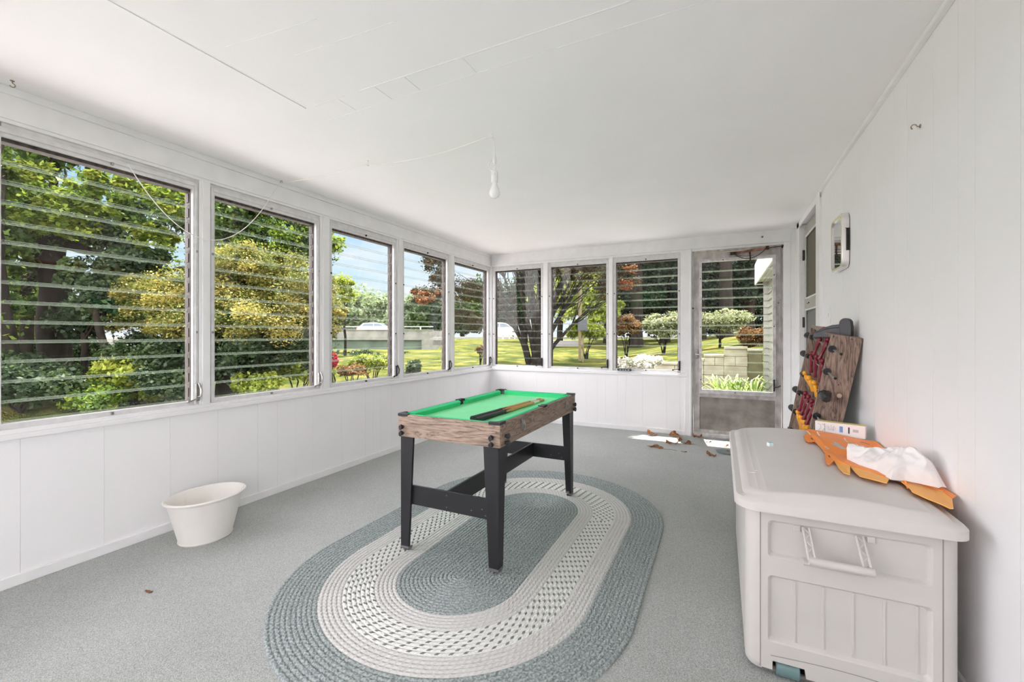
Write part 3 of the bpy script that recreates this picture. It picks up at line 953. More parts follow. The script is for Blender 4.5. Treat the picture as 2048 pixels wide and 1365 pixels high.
for z_ in (1.93, 1.28, .3):
    mb = MB()
    mb.tube([(XR + .024, 5.045, z_ - .05), (XR + .024, 5.045, z_ + .05)], .009, 8)
    mb.box(XR + .024, XR + .033, 5.01, 5.048, z_ - .045, z_ + .045)
    mb.build('hinge', M['dark_iron'], d2)
mb = MB(); mb.ball((XR + .028, 4.80, 1.455), .006, 8); mb.ball((XR + .028, 4.86, 1.45), .004, 8); mb.build('screw', M['dark_iron'], d2)

# ------------------------------------------------------------------ mirror, hooks, switch
mr = empty('mirror', (XR, 3.38, 1.73), label='silver framed mirror with rounded corners on the panelled wall', cat='mirror')
def mx_(u, v, t): return (XR - t, 3.385 + u, 1.732 + v)
mb = MB()
outer = rrect(.29, .335, .045, 6); inner = rrect(.258, .303, .032, 6)
n_ = len(outer)
vs = []
for t, pl in ((.004, outer), (.036, outer), (.040, [(a * .985, b * .985) for a, b in outer]), (.040, inner), (.032, inner)):
    vs += [mx_(u, v, t) for u, v in pl]
fs = []
for j in range(4):
    for i in range(n_):
        fs.append((j * n_ + i, j * n_ + (i + 1) % n_, (j + 1) * n_ + (i + 1) % n_, (j + 1) * n_ + i))
mb.raw(vs, fs); mb.build('frame', M['mirror_frame'], mr, smooth=True)
mb = MB()
o2 = rrect(.286, .331, .044, 6); i2 = rrect(.264, .309, .034, 6)
vs = [mx_(u, v, .0402) for u, v in o2] + [mx_(u, v, .0425) for u, v in i2] + [mx_(u, v, .0402) for u, v in i2]
fs = []
for j in range(2):
    for i in range(n_):
        fs.append((j * n_ + i, j * n_ + (i + 1) % n_, (j + 1) * n_ + (i + 1) % n_, (j + 1) * n_ + i))
mb.raw(vs, fs); mb.build('gilt_edge', M['mirror_edge'], mr)
mb = MB(); mb.prism(rrect(.262, .307, .034, 6), mx_, .028, .033); mb.build('mirror_glass', M['mirror'], mr)
mb = MB(); mb.box(XR - .02, XR - .002, 3.235, 3.238, 1.665, 1.80); mb.ball((XR - .02, 3.2395, 1.80), .003, 6); mb.build('side_catch', M['dark_iron'], mr)

sw = empty('switch_plate', (XR, 3.78, 1.30), label='white painted switch plate on the wall beside the side door', cat='light switch')
mb = MB(); mb.box(XR - .006, XR, 3.745, 3.815, 1.24, 1.355); mb.build('plate', M['trim'], sw, bevel=.003)
mb = MB(); mb.box(XR - .014, XR - .006, 3.772, 3.788, 1.285, 1.31); mb.build('toggle', M['trim'], sw, bevel=.002)

def hook(loc, wall, label, m, sc=1.0):
    mb = MB()
    L_ = Vector(loc)
    ax = {'Z': Vector((0, 0, -1)), 'R': Vector((-1, 0, 0)), 'L': Vector((1, 0, 0)), 'B': Vector((0, -1, 0))}[wall]
    up = Vector((0, 0, 1)) if wall != 'Z' else Vector((0, 1, 0))
    mb.tube([L_, L_ + ax * .003 * sc], .008 * sc, 10)
    side = up
    pts = [L_, L_ + ax * .012 * sc]
    c = L_ + ax * .022 * sc
    for i in range(9):
        a = -PI / 2 + i * PI * 1.35 / 8
        pts.append(c + (side * math.cos(a) + ax * math.sin(a)) * .010 * sc)
    mb.tube(pts, .0022 * sc, 6)
    return mb.build('cup_hook', m, label=label, cat='hook', smooth=True)
hook((-1.148, 2.144, ZC), 'Z', 'white cup hook in the ceiling above the hanging bulb', M['white_plastic'])
hook((-2.059, 2.139, ZC), 'Z', 'white cup hook in the ceiling halfway along the lamp cord', M['white_plastic'])
hook((XL + .02, 2.141, 2.27), 'L', 'small hook on the window header holding the lamp cord', M['steel'])
hook((-2.83, .787, ZC), 'Z', 'rusty cup hook in the ceiling close to the header of the nearest window', M['rust_pale'], .9)
hook((XR, 2.213, 1.965), 'R', 'rusty bent hook high on the panelled wall', M['rust_pale'], .9)
mb = MB()
mb.lathe([(.016, 0), (.016, .003), (.010, .004), (.010, 0)], (.40, YB - .016, 2.215), 16, 'Y', R=rotm('Z', PI))
mb.lathe([(.011, 0), (.011, .003), (.006, .004)], (.40, YB - .018, 2.24), 14, 'Y', R=rotm('Z', PI))
mb.build('painted_knob', M['trim'], label='round knob painted over on the header above the back door', cat='knob')

# ------------------------------------------------------------------ hanging bulb with its cord
lamp = empty('pendant_lamp', (-1.15, 2.15, 2.05), label='white bulb hanging in a socket with a clip-on adapter', cat='lamp')
hx, hy, hz = -1.148, 2.144, ZC - .02
# px positions: plug 992,316; bulb bottom 990,398 (about 2.4 m away)
bx_, by_ = -1.148 + .012, 2.144 + .003
mb = MB()
mb.lathe([(.004, .0), (.009, -.022), (.012, -.03), (.012, -.052), (.007, -.055), (.007, -.066), (0, -.066)], (bx_, by_, 2.165), 14)
mb.build('plug', M['white_plastic'], lamp, smooth=True)
mb = MB()
pts = []
for i in range(13):
    a = PI / 2 + PI * i / 12
    pts.append((bx_ - .012 + .024 * math.cos(a) * .9, by_ - .006, 2.098 + .030 * math.sin(a)))
mb.tube([(bx_, by_ - .004, 2.128)] + pts + [(bx_, by_ - .004, 2.068)], .0042, 8)
mb.build('adapter_strap', M['white_plastic'], lamp, smooth=True)
mb = MB()
mb.lathe([(.0, .016), (.010, .016), (.010, .004), (.019, -.002), (.020, -.03), (.020, -.062), (.017, -.066), (0, -.066)], (bx_, by_, 2.066), 18)
mb.box(bx_ - .012, bx_ - .006, by_ - .0215, by_ - .015, 2.038, 2.05)
mb.box(bx_ + .004, bx_ + .010, by_ - .0215, by_ - .015, 2.038, 2.05)
mb.build('socket', M['white_plastic'], lamp, smooth=True)
mb = MB()
prof = [(.013, 0), (.014, -.006), (.017, -.018), (.025, -.034), (.030, -.050), (.0295, -.062), (.024, -.075), (.012, -.084), (0, -.086)]
mb.lathe(prof, (bx_, by_, 2.0), 22)
mb.build('bulb', M['bulb'], lamp, smooth=True)
def hang(a, b, sag, n=16):
    a = Vector(a); b = Vector(b)
    return [a.lerp(b, i / n) - Vector((0, 0, sag * 4 * (i / n) * (1 - i / n))) for i in range(n + 1)]
mb = MB()
path = [(bx_, by_, 2.165), (bx_ + .0, by_, 2.20), (bx_ - .002, by_, 2.235), (hx - .004, hy - .003, hz - .002), (hx - .03, hy - .004, hz + .002)]
path += hang((hx - .04, hy - .004, hz + .001), (-2.05, 2.139, ZC - .022), .035)
path += hang((-2.07, 2.139, ZC - .022), (XL + .035, 2.141, 2.262), .012)[1:]
path += hang((XL + .036, 2.12, 2.25), (XL + .03, 1.234, 2.082), .41, 26)[1:]
mb.tube(path, .0026, 7)
mb.build('lamp_cord', M['cord'], lamp, smooth=True)

# ------------------------------------------------------------------ braided oval rug
def make_rug():
    cx_, cy_, hl, R0 = -1.12, 2.216, .451, .813
    nr = 42; sub = 6; pitch = R0 / nr
    na = 150; ns = 40
    par = []                                            # (skeleton point y offset, direction)
    for i in range(na + 1):
        a = PI * i / na; par.append((hl, math.cos(a), math.sin(a)))
    for i in range(1, ns): par.append((hl - 2 * hl * i / ns, -1.0, 0.0))
    for i in range(na + 1):
        a = PI + PI * i / na; par.append((-hl, math.cos(a), math.sin(a)))
    for i in range(1, ns): par.append((-hl + 2 * hl * i / ns, 1.0, 0.0))
    par = np.array(par); n = len(par)
    rs = np.arange(0, nr * sub + 1) / sub * pitch
    ph = (rs / pitch) % 1.0
    hz_ = .0045 + .0055 * np.sqrt(np.abs(np.sin(PI * rs / pitch)))
    X = cx_ + rs[:, None] * par[None, :, 1]
    Y = cy_ + par[None, :, 0] + rs[:, None] * par[None, :, 2]
    Z = np.repeat(hz_[:, None], n, 1)
    V = np.stack([X, Y, Z], -1)
    ring = V[-1].copy(); ring[:, 2] = 0
    V = np.concatenate([V, ring[None]], 0)
    m_ = V.shape[0]
    d = np.sqrt(((V[:, 1:, :2] - V[:, :-1, :2]) ** 2).sum(-1))
    U = np.concatenate([np.zeros((m_, 1)), np.cumsum(d, 1)], 1)
    ii, jj = np.meshgrid(np.arange(m_ - 1), np.arange(n - 1), indexing='ij')
    a = ii * n + jj
    F_ = np.stack([a, a + 1, a + 1 + n, a + n], -1).reshape(-1, 4)
    last = np.stack([np.arange(m_ - 1) * n + n - 1, np.arange(m_ - 1) * n, np.arange(1, m_) * n, np.arange(1, m_) * n + n - 1], -1)
    F_ = np.concatenate([F_, last], 0)
    me = bpy.data.meshes.new('oval_rug')
    base = np.array([cx_, cy_, 0.0])
    pts = V.reshape(-1, 3) - base
    me.vertices.add(len(pts)); me.vertices.foreach_set('co', pts.ravel())
    me.loops.add(F_.size); me.loops.foreach_set('vertex_index', F_.ravel().astype(np.int32))
    me.polygons.add(len(F_)); me.polygons.foreach_set('loop_start', np.arange(0, F_.size, 4, dtype=np.int32))
    me.update(calc_edges=True)
    uv = me.uv_layers.new(name='braid')
    vv = np.concatenate([rs / pitch, [nr - .01]])
    vv[0] = .001
    UU = U.ravel(); VV = np.repeat(vv[:, None], n, 1).ravel()
    # keep the ring number steady across each face: nudge ring borders inwards
    rid = np.clip((ii.ravel() // sub), 0, nr - 1)
    rid = np.concatenate([rid, np.clip(np.arange(m_ - 1) // sub, 0, nr - 1)])
    Um = U[np.clip(np.arange(nr) * sub + sub // 2, 0, m_ - 1)]           # one arc length per braid
    jcol = F_ % n
    lu = np.stack([Um[rid[:, None], jcol], VV[F_]], -1)
    lo = lu[:, :, 1].min(1, keepdims=True); hi_ = lu[:, :, 1].max(1, keepdims=True)
    v = lu[:, :, 1]
    v = np.where(v == hi_, v - 1e-3, v); lu[:, :, 1] = v
    # seam column
    k = len(F_) - (m_ - 1)
    lu[k:, 1, 0] = lu[k:, 0, 0] + .01; lu[k:, 2, 0] = lu[k:, 3, 0] + .01
    uv.data.foreach_set('uv', lu.reshape(-1, 2).ravel().astype(np.float32))
    me.polygons.foreach_set('use_smooth', [True] * len(me.polygons))
    me.materials.append(M['rug'])
    o = bpy.data.objects.new('oval_rug', me); COL.objects.link(o)
    o.location = base
    setp(o, 'oval braided rug in grey and off-white bands under the game table', 'rug')
make_rug()
RUGZ = .009

# ------------------------------------------------------------------ pool table
TX0, TX1, TY0, TY1, TT, TB = -1.555, -.945, 1.84, 3.02, .735, .615
tb = empty('pool_table', ((TX0 + TX1) / 2, (TY0 + TY1) / 2, 0), label='small green-felt pool table with wood-print sides and black legs', cat='game table')
th = .018
mb = MB(); mb.box(TX0, TX1, TY0, TY0 + th, TB, TT - .004); mb.build('end_panel', M['wood_x'], tb, bevel=.002)
mb = MB(); mb.box(TX0, TX1, TY1 - th, TY1, TB, TT - .004); mb.build('end_panel', M['wood_x'], tb, bevel=.002)
mb = MB(); mb.box(TX0, TX0 + th, TY0 + th, TY1 - th, TB, TT - .004); mb.build('side_panel', M['wood_y'], tb, bevel=.002)
mb = MB(); mb.box(TX1 - th, TX1, TY0 + th, TY1 - th, TB, TT - .004); mb.build('side_panel', M['wood_y'], tb, bevel=.002)
BED = TT - .034
mb = MB(); mb.box(TX0 + th, TX1 - th, TY0 + th, TY1 - th, BED - .012, BED); mb.build('playing_bed', M['felt'], tb)
rw = .034
ix0, ix1, iy0, iy1 = TX0 + th, TX1 - th, TY0 + th, TY1 - th
ym = (iy0 + iy1) / 2
def cushion(a, b, axis, edge, inward):
    """rail with a sloping nose; a,b along the axis, edge = outer coordinate, inward = +1/-1"""
    mb = MB()
    prof = [(0, BED), (0, TT - .002), (.014, TT - .003), (rw, TT - .009), (rw - .006, TT - .018), (rw - .010, BED)]
    vs = []
    for i, s in enumerate((a, b)):
        for (w, z) in prof:
            s_ = s + (w * .7 if i == 0 else -w * .7)
            vs.append((edge + inward * w, s_, z) if axis == 'Y' else (s_, edge + inward * w, z))
    k = len(prof)
    fs = [tuple(range(k)), tuple(range(k, 2 * k))[::-1]] + [(i, (i + 1) % k, k + (i + 1) % k, k + i) for i in range(k)]
    mb.raw(vs, fs); mb.build('cushion', M['felt_rail'], tb)
cg = .034
cushion(iy0 + cg, ym - .028, 'Y', ix0, 1); cushion(ym + .028, iy1 - cg, 'Y', ix0, 1)
cushion(iy0 + cg, ym - .028, 'Y', ix1, -1); cushion(ym + .028, iy1 - cg, 'Y', ix1, -1)
cushion(ix0 + cg, ix1 - cg, 'X', iy0, 1); cushion(ix0 + cg, ix1 - cg, 'X', iy1, -1)
# black pocket caps
def corner_cap(cx_, cy_, sx, sy):
    poly = [(0, 0), (.062, 0), (.062, .018)]
    for i in range(7):
        a = -PI / 2 * i / 6
        poly.append((.062 - .044 * math.sin(-a) if False else .018 + .044 * math.cos(-a * 1.0), .018 + .044 * math.sin(-a)))
    poly += [(.018, .062), (0, .062)]
    # concave throat
    poly = [(0, 0), (.064, 0), (.064, .016)] + [(.064 - .046 * math.sin(t), .064 - .046 * math.cos(t)) for t in [i * PI / 12 for i in range(1, 6)]] + [(.016, .064), (0, .064)]
    mb = MB()
    mb.prism(poly, lambda u, v, t: (cx_ + sx * u, cy_ + sy * v, t), TT - .012, TT + .003)
    # pocket liner
    mb2 = MB()
    pts = [(.064 - .046 * math.sin(t), .064 - .046 * math.cos(t)) for t in [i * PI / 12 for i in range(0, 7)]]
    vs = []
    for (u, v) in pts:
        vs += [(cx_ + sx * u, cy_ + sy * v, BED + .0005), (cx_ + sx * u, cy_ + sy * v, TT)]
    mb2.raw(vs, [(2 * i, 2 * i + 2, 2 * i + 3, 2 * i + 1) for i in range(6)])
    c = mb.build('pocket_cap', M['black_plastic'], tb, bevel=.002)
    mb2.build('pocket_liner', M['leg_edge'], c)
for (cx_, cy_, sx, sy) in ((TX0 - .002, TY0 - .002, 1, 1), (TX1 + .002, TY0 - .002, -1, 1), (TX1 + .002, TY1 + .002, -1, -1), (TX0 - .002, TY1 + .002, 1, -1)):
    corner_cap(cx_, cy_, sx, sy)
for (x0, sx) in ((TX0, 1), (TX1, -1)):
    mb = MB()
    poly = [(0, -.034), (.024, -.034)] + [(.050 - .028 * math.cos(t) - .0, .028 * math.sin(t)) for t in [(-60 + 20 * i) * PI / 180 for i in range(7)]] + [(.024, .034), (0, .034)]
    mb.prism(poly, lambda u, v, t: (x0 + sx * u, ym + v, t), TT - .012, TT + .002)
    a, b = sorted((x0 + sx * .020, x0 + sx * .022))
    mb.box(a, b, ym - .026, ym + .026, BED, TT)
    mb.build('side_pocket', M['black_plastic'], tb)
# wing knobs at the corners
def knob(x, y, z, ax):
    mb = MB()
    d = Vector({'-Y': (0, -1, 0), '+X': (1, 0, 0)}[ax])
    p = Vector((x, y, z))
    mb.tube([p, p + d * .010], .0085, 12)
    mb.tube([p + d * .010, p + d * .022], [.0125, .0105], 10)
    t = Vector((0, 0, 1)).cross(d)
    mb.tube([p + d * .016 - Vector((0, 0, .014)) - t * .004, p + d * .016 + Vector((0, 0, .014)) + t * .004], .005, 8)
    mb.build('corner_knob', M['black_plastic'], tb, smooth=True)
for z_ in (.667, .634):
    knob(TX0 + .030, TY0, z_, '-Y'); knob(TX1 - .042, TY0, z_ - .004, '-Y')
    knob(TX1, TY0 + .060, z_ - .004, '+X'); knob(TX1, TY1 - .045, z_ - .004, '+X')
# draw latches on the long side
for y_ in (TY0 + .25, TY1 - .20):
    mb = MB()
    mb.box(TX1, TX1 + .003, y_ - .012, y_ + .012, TT - .080, TT - .022)
    mb.box(TX1 + .003, TX1 + .012, y_ - .009, y_ + .007, TT - .060, TT - .040)
    mb.tube([(TX1 + .010, y_ - .006, TT - .03), (TX1 + .014, y_ - .006, TT - .05), (TX1 + .006, y_ + .0, TT - .075)], .0028, 6)
    mb.tube([(TX1 + .010, y_ + .010, TT - .03), (TX1 + .016, y_ + .010, TT - .055), (TX1 + .006, y_ + .008, TT - .085)], .0028, 6)
    mb.build('draw_latch', M['steel'], tb)
for (y_, z_) in ((TY0 + .19, .652), (TY0 + .012, .700), (TY0 + .015, .628), (TY0 + .22, .648)):
    mb = MB(); mb.tube([(TX1 - .002, y_, z_), (TX1 + .001, y_, z_)], .003, 8); mb.build('screw', M['rust'], tb)
# legs: tapered L-shaped posts
def leg(cx_, cy_, sx, sy):
    """cx,cy outer corner at the top; sx, sy point inwards"""
    mb = MB()
    t = .014
    wt, wb_ = .082, .052
    z0, z1 = RUGZ + .017, TB
    ox, oy = .012, .006
    def pl(fn):
        mb.raw(fn, [(0, 1, 2, 3), (7, 6, 5, 4), (0, 4, 5, 1), (1, 5, 6, 2), (2, 6, 7, 3), (3, 7, 4, 0)])
    X_ = cx_ + sx * ox; Y_ = cy_ + sy * oy
    # outer boards keep a straight outer edge and taper on the inner edge
    pl([(X_, Y_, z0), (X_ + sx * wb_, Y_, z0), (X_ + sx * wt, Y_, z1), (X_, Y_, z1), (X_, Y_ + sy * t, z0), (X_ + sx * wb_, Y_ + sy * t, z0), (X_ + sx * wt, Y_ + sy * t, z1), (X_, Y_ + sy * t, z1)])
    pl([(X_, Y_ + sy * t, z0), (X_, Y_ + sy * wb_, z0), (X_, Y_ + sy * wt, z1), (X_, Y_ + sy * t, z1), (X_ + sx * t, Y_ + sy * t, z0), (X_ + sx * t, Y_ + sy * wb_, z0), (X_ + sx * t, Y_ + sy * wt, z1), (X_ + sx * t, Y_ + sy * t, z1)])
    lg = mb.build('leg', M['black_board'], tb, bevel=.0015)
    mb = MB()
    a, b = sorted((X_ - sx * .001, X_ + sx * (wb_ + .001))); c, d = sorted((Y_ - sy * .001, Y_ + sy * (wb_ + .001)))
    tx = (X_ - sx * .001, X_ + sx * .017); ty = (Y_ - sy * .001, Y_ + sy * .017)
    mb.box(a, b, min(ty), max(ty), RUGZ + .010, RUGZ + .024)
    mb.box(min(tx), max(tx), c, d, RUGZ + .010, RUGZ + .024)
    mb.build('foot_band', M['leg_edge'], lg, bevel=.002)
    mb = MB()
    mb.lathe([(.013, -.003), (.016, .001), (.016, .008), (.010, .010)], (X_ + sx * .026, Y_ + sy * .026, RUGZ), 14)
    mb.build('glide', M['black_plastic'], lg, smooth=True)
leg(TX0, TY0, 1, 1); leg(TX1, TY0, -1, 1); leg(TX1, TY1, -1, -1); leg(TX0, TY1, 1, -1)
for y0_, sy_ in ((TY0 + .022, 1), (TY1 - .036, 1)):
    mb = MB(); mb.box(TX0 + .014, TX1 - .014, y0_ + .000, y0_ + .014, .255, .355)
    c = mb.build('cross_stretcher', M['black_board'], tb, bevel=.001)
    mb = MB()
    for (x_, z_) in ((-1.262, .335), (-1.262, .275), (TX1 - .11, .300), (TX1 - .09, .272), (TX1 - .17, .285)):
        mb.tube([(x_, y0_ - .001, z_), (x_, y0_ + .002, z_)], .0035, 8)
    mb.build('bolt_head', M['leg_edge'], c, pieces=True)
mb = MB(); mb.box(-1.27, -1.256, TY0 + .036, TY1 - .036, .255, .355); mb.build('long_stretcher', M['black_board'], tb, bevel=.001)

# cue sticks
def cue(p0, p1, label, butt=.36):
    p0 = Vector(p0); p1 = Vector(p1)
    d = p1 - p0; L_ = d.length; u = d.normalized()
    r = empty('cue_stick', p0, label=label, cat='pool cue', group='cues on the pool table')
    mb = MB(); mb.tube([p0, p0 + u * .004, p0 + d * butt], [.010, .0135, .0115], 14); mb.build('grip', M['black_plastic'], r, smooth=True)
    mb = MB(); mb.tube([p0 + d * butt, p0 + d * .985], [.0118, .0075], 14)
    mb.build('shaft', M['cue_wood'], r, smooth=True)
    mb = MB()
    for k in range(4):                                  # pointed veneers where grip meets shaft
        a = k * PI / 2 + .6
        s_ = Vector((0, 0, 1)).cross(u).normalized()
        o_ = s_ * math.cos(a) * .0105 + Vector((0, 0, 1)) * math.sin(a) * .0105
        mb.tube([p0 + d * (butt - .01) + o_, p0 + d * (butt + .10) + o_ * .96], [.0048, .0004], 6)
    mb.build('grip_points', M['black_plastic'], r)
    mb = MB(); mb.tube([p0 + d * .985, p1], [.0075, .0072], 12); mb.build('ferrule', M['white_plastic'], r, smooth=True)
    mb = MB(); mb.tube([p0 + d * .80, p0 + d * .90], [.0095, .0088], 12); mb.build('pale_band', M['print_white'], r, smooth=True)
cz = BED + .0138
cue((-1.182, 1.975, cz), (-1.135, 2.835, cz - .004), 'pool cue lying on green felt, farther from the latches')
cue((-1.140, 1.945, cz), (-1.098, 2.800, cz - .004), 'pool cue lying on green felt, nearer the latches')

# ------------------------------------------------------------------ oval tub
tub = empty('planter_tub', (-2.66, 1.50, 0), rz=math.radians(0), label='white enamelled oval tub on the carpet against the wall under the windows', cat='tub')
def tub_ring(a, b, z, n=48): return [(-2.655 + b * math.cos(2 * PI * i / n), 1.495 + a * math.sin(2 * PI * i / n), z) for i in range(n)]
mb = MB()
prof = [(.0, .0, .012), (.118, .100, .010), (.132, .112, .0), (.137, .117, .008), (.134, .114, .016), (.188, .150, .228), (.196, .158, .232), (.198, .160, .242), (.192, .154, .248), (.184, .146, .240), (.126, .106, .02), (0, 0, .02)]
rings = [tub_ring(a, b, z) for a, b, z in prof]
n_ = 48
mb.raw([p for r_ in rings for p in r_], [(j * n_ + i, j * n_ + (i + 1) % n_, (j + 1) * n_ + (i + 1) % n_, (j + 1) * n_ + i) for j in range(len(prof) - 1) for i in range(n_)])
mb.build('bowl', M['tub'], tub, smooth=True)
mb = MB()
mb.tube([(-2.655 + .163 * math.cos(2 * PI * i / 48), 1.495 + .201 * math.sin(2 * PI * i / 48), .243) for i in range(49)], .0055, 8)
mb.build('rolled_rim', M['tub'], tub, smooth=True)

# ------------------------------------------------------------------ deck box
BX0, BX1, BY0, BY1 = .075, .632, 1.70, 2.82
db = empty('deck_box', ((BX0 + BX1) / 2, (BY0 + BY1) / 2, 0), label='large beige resin deck box with a domed taupe lid beside the panelled wall', cat='storage box')
LZ = .572
def zl(x, y=2.2):
    """top of the domed lid"""
    t = (x - .345) / .30
    e = max(0.0, abs(t) - .0)
    return .640 - .030 * min(1, abs(t)) ** 2.2
# body: a recessed-panel end face and plain walls
def fpt(u, z, d):                                        # front (end) face: u along X, d = depth inwards
    return (u, BY0 + d, z)
mb = MB()
W0, W1 = BX0, BX1
def ring_face(outer, inner, d0, d1):
    n = len(outer)
    vs = [fpt(u, z, d0) for u, z in outer] + [fpt(u, z, d1) for u, z in inner]
    mb.raw(vs, [(i, (i + 1) % n, n + (i + 1) % n, n + i) for i in range(n)])
def face(pl, d): mb.raw([fpt(u, z, d) for u, z in pl], [tuple(range(len(pl)))])
# horizontal section of the body (rounded corners), used for side and back walls
sec = []
rc = .045
for (cx_, cy_, a0) in ((BX1 - rc, BY1 - rc, 0), (BX0 + rc, BY1 - rc, 90), (BX0 + rc, BY0 + rc, 180), (BX1 - rc, BY0 + rc, 270)):
    for k in range(7):
        a = math.radians(a0 + 90 * k / 6); sec.append((cx_ + rc * math.cos(a), cy_ + rc * math.sin(a)))
sides = MB()
n = len(sec)
levels = [(.012, .020), (.003, .030), (0, .05), (0, LZ)]
vs = []
for (inset, z) in levels:
    for (x, y) in sec:
        cx_, cy_ = (BX0 + BX1) / 2, (BY0 + BY1) / 2
        vs.append((x + (cx_ - x) * inset * 2, y + (cy_ - y) * inset, z))
fs = [(j * n + i, j * n + (i + 1) % n, (j + 1) * n + (i + 1) % n, (j + 1) * n + i) for j in range(len(levels) - 1) for i in range(n)]
# drop the flat front span (between the last corner and the first) : index 20->21
fs = [f for f in fs if not (f[0] % n == 20 and f[1] % n == 21)]
fs.append(tuple(range(n))[::-1])
sides.raw(vs, fs)
sides.build('side_walls', M['box'], db, smooth=True)
fx0, fx1 = BX0 + rc, BX1 - rc
# front panel with two recessed fields
def rr(x0, x1, z0, z1, r, sag=0.0):
    pts = []
    for cx_, cz_, a0 in ((x1 - r, z1 - r, 0), (x0 + r, z1 - r, 90), (x0 + r, z0 + r, 180), (x1 - r, z0 + r, 270)):
        for k in range(6):
            a = math.radians(a0 + 90 * k / 5)
            pts.append((cx_ + r * math.cos(a), cz_ + r * math.sin(a)))
    return pts
mb = MB()
bm = bmesh.new()
def poly_with_holes(outer, holes, d):
    """fill a planar face with holes"""
    b_ = bmesh.new()
    es = []
    for lp in [outer] + holes:
        vv = [b_.verts.new(fpt(u, z, d)) for u, z in lp]
        for i in range(len(vv)): es.append(b_.edges.new((vv[i], vv[(i + 1) % len(vv)])))
    bmesh.ops.triangle_fill(b_, use_beauty=True, use_dissolve=False, edges=es)
    b_.verts.ensure_lookup_table()
    vs = [tuple(v.co) for v in b_.verts]
    fs = [tuple(v.index for v in f.verts) for f in b_.faces]
    b_.free()
    return vs, fs
up_ = rr(fx0 + .022, fx1 - .022, .405, .530, .014)
dn_ = rr(fx0 + .022, fx1 - .022, .120, .345, .014)
def shrink(pl, k):
    xs = [p[0] for p in pl]; zs = [p[1] for p in pl]
    cx_, cz_ = (min(xs) + max(xs)) / 2, (min(zs) + max(zs)) / 2
    hx_, hz2 = (max(xs) - min(xs)) / 2, (max(zs) - min(zs)) / 2
    return [(cx_ + (x - cx_) * (hx_ - k) / hx_, cz_ + (z - cz_) * (hz2 - k) / hz2) for x, z in pl]
outer = [(fx0, .028), (fx0 + .035, .028), (fx0 + .036, .058), (fx0 + .126, .058), (fx0 + .130, .028), (fx1, .028), (fx1, LZ), (fx0, LZ)]
vs, fs = poly_with_holes(outer, [up_, dn_], 0)
mb.raw(vs, fs)
for pl in (up_, dn_):
    s1 = shrink(pl, .004); s2 = shrink(pl, .010)
    ring_face(pl, s1, 0, .004); ring_face(s1, s2, .004, .014); face(s2, .014)
# floor edge of the panel
for k in range(5):                                       # raised ribs in the lower field
    xc = fx0 + .10 + k * .078
    mb.box(xc - .0035, xc + .0035, BY0 + .0115, BY0 + .0145, .131, .334)
fp = mb.build('end_panel', M['box'], db, bevel=.0)
mb = MB()
for xc in (fx0 - .0, fx1 + .0):
    mb.box(xc - .0015, xc + .0015, BY0 - .0006, BY0 + .003, .03, LZ)
mb.build('panel_seam', mat('resin_seam', rgb(150, 146, 142), .5), db, pieces=True)
mb = MB()                                                # arched line low on the panel
pts = [(fx0 + .03 + (fx1 - fx0 - .06) * i / 20, BY0 - .0002, .075 + .010 * math.sin(PI * i / 20)) for i in range(21)]
mb.tube(pts, .0012, 6); mb.build('moulded_line', bpy.data.materials['resin_seam'], db)
# lid
mb = MB()
lx0, lx1, ly0, ly1 = .042, .642, 1.655, 2.862
sec2 = []
rc2 = .075
for (cx_, cy_, a0) in ((lx1 - .05, ly1 - .05, 0), (lx0 + .05, ly1 - .05, 90), (lx0 + rc2, ly0 + rc2, 180), (lx1 - .05, ly0 + .05, 270)):
    rr_ = rc2 if a0 == 180 else .05
    for k in range(9):
        a = math.radians(a0 + 90 * k / 8); sec2.append((cx_ + rr_ * math.cos(a), cy_ + rr_ * math.sin(a)))
# refine straight spans
fine = []
for i in range(len(sec2)):
    a = sec2[i]; b = sec2[(i + 1) % len(sec2)]
    L_ = math.hypot(b[0] - a[0], b[1] - a[1]); k = max(1, int(L_ / .03))
    for j in range(k): fine.append((a[0] + (b[0] - a[0]) * j / k, a[1] + (b[1] - a[1]) * j / k))
sec2 = fine; n = len(sec2)
cxm, cym = (lx0 + lx1) / 2, (ly0 + ly1) / 2
def inset(p, d):
    hx_, hy_ = (lx1 - lx0) / 2, (ly1 - ly0) / 2
    return (cxm + (p[0] - cxm) * (hx_ - d) / hx_, cym + (p[1] - cym) * (hy_ - d) / hy_)
lv = [(.010, lambda x: LZ - .006), (.0, lambda x: LZ - .004), (.0, lambda x: min(LZ + .022, zl(x) - .012)), (.006, lambda x: min(LZ + .03, zl(x) - .010) + .0), (.026, lambda x: zl(x) - .014), (.034, lambda x: zl(x) - .006), (.046, lambda x: zl(x))]
vs = []
for d, zf in lv:
    for p in sec2:
        q = inset(p, d); vs.append((q[0], q[1], zf(q[0])))
fs = [(j * n + i, j * n + (i + 1) % n, (j + 1) * n + (i + 1) % n, (j + 1) * n + i) for j in range(len(lv) - 1) for i in range(n)]
mb.raw(vs, fs)
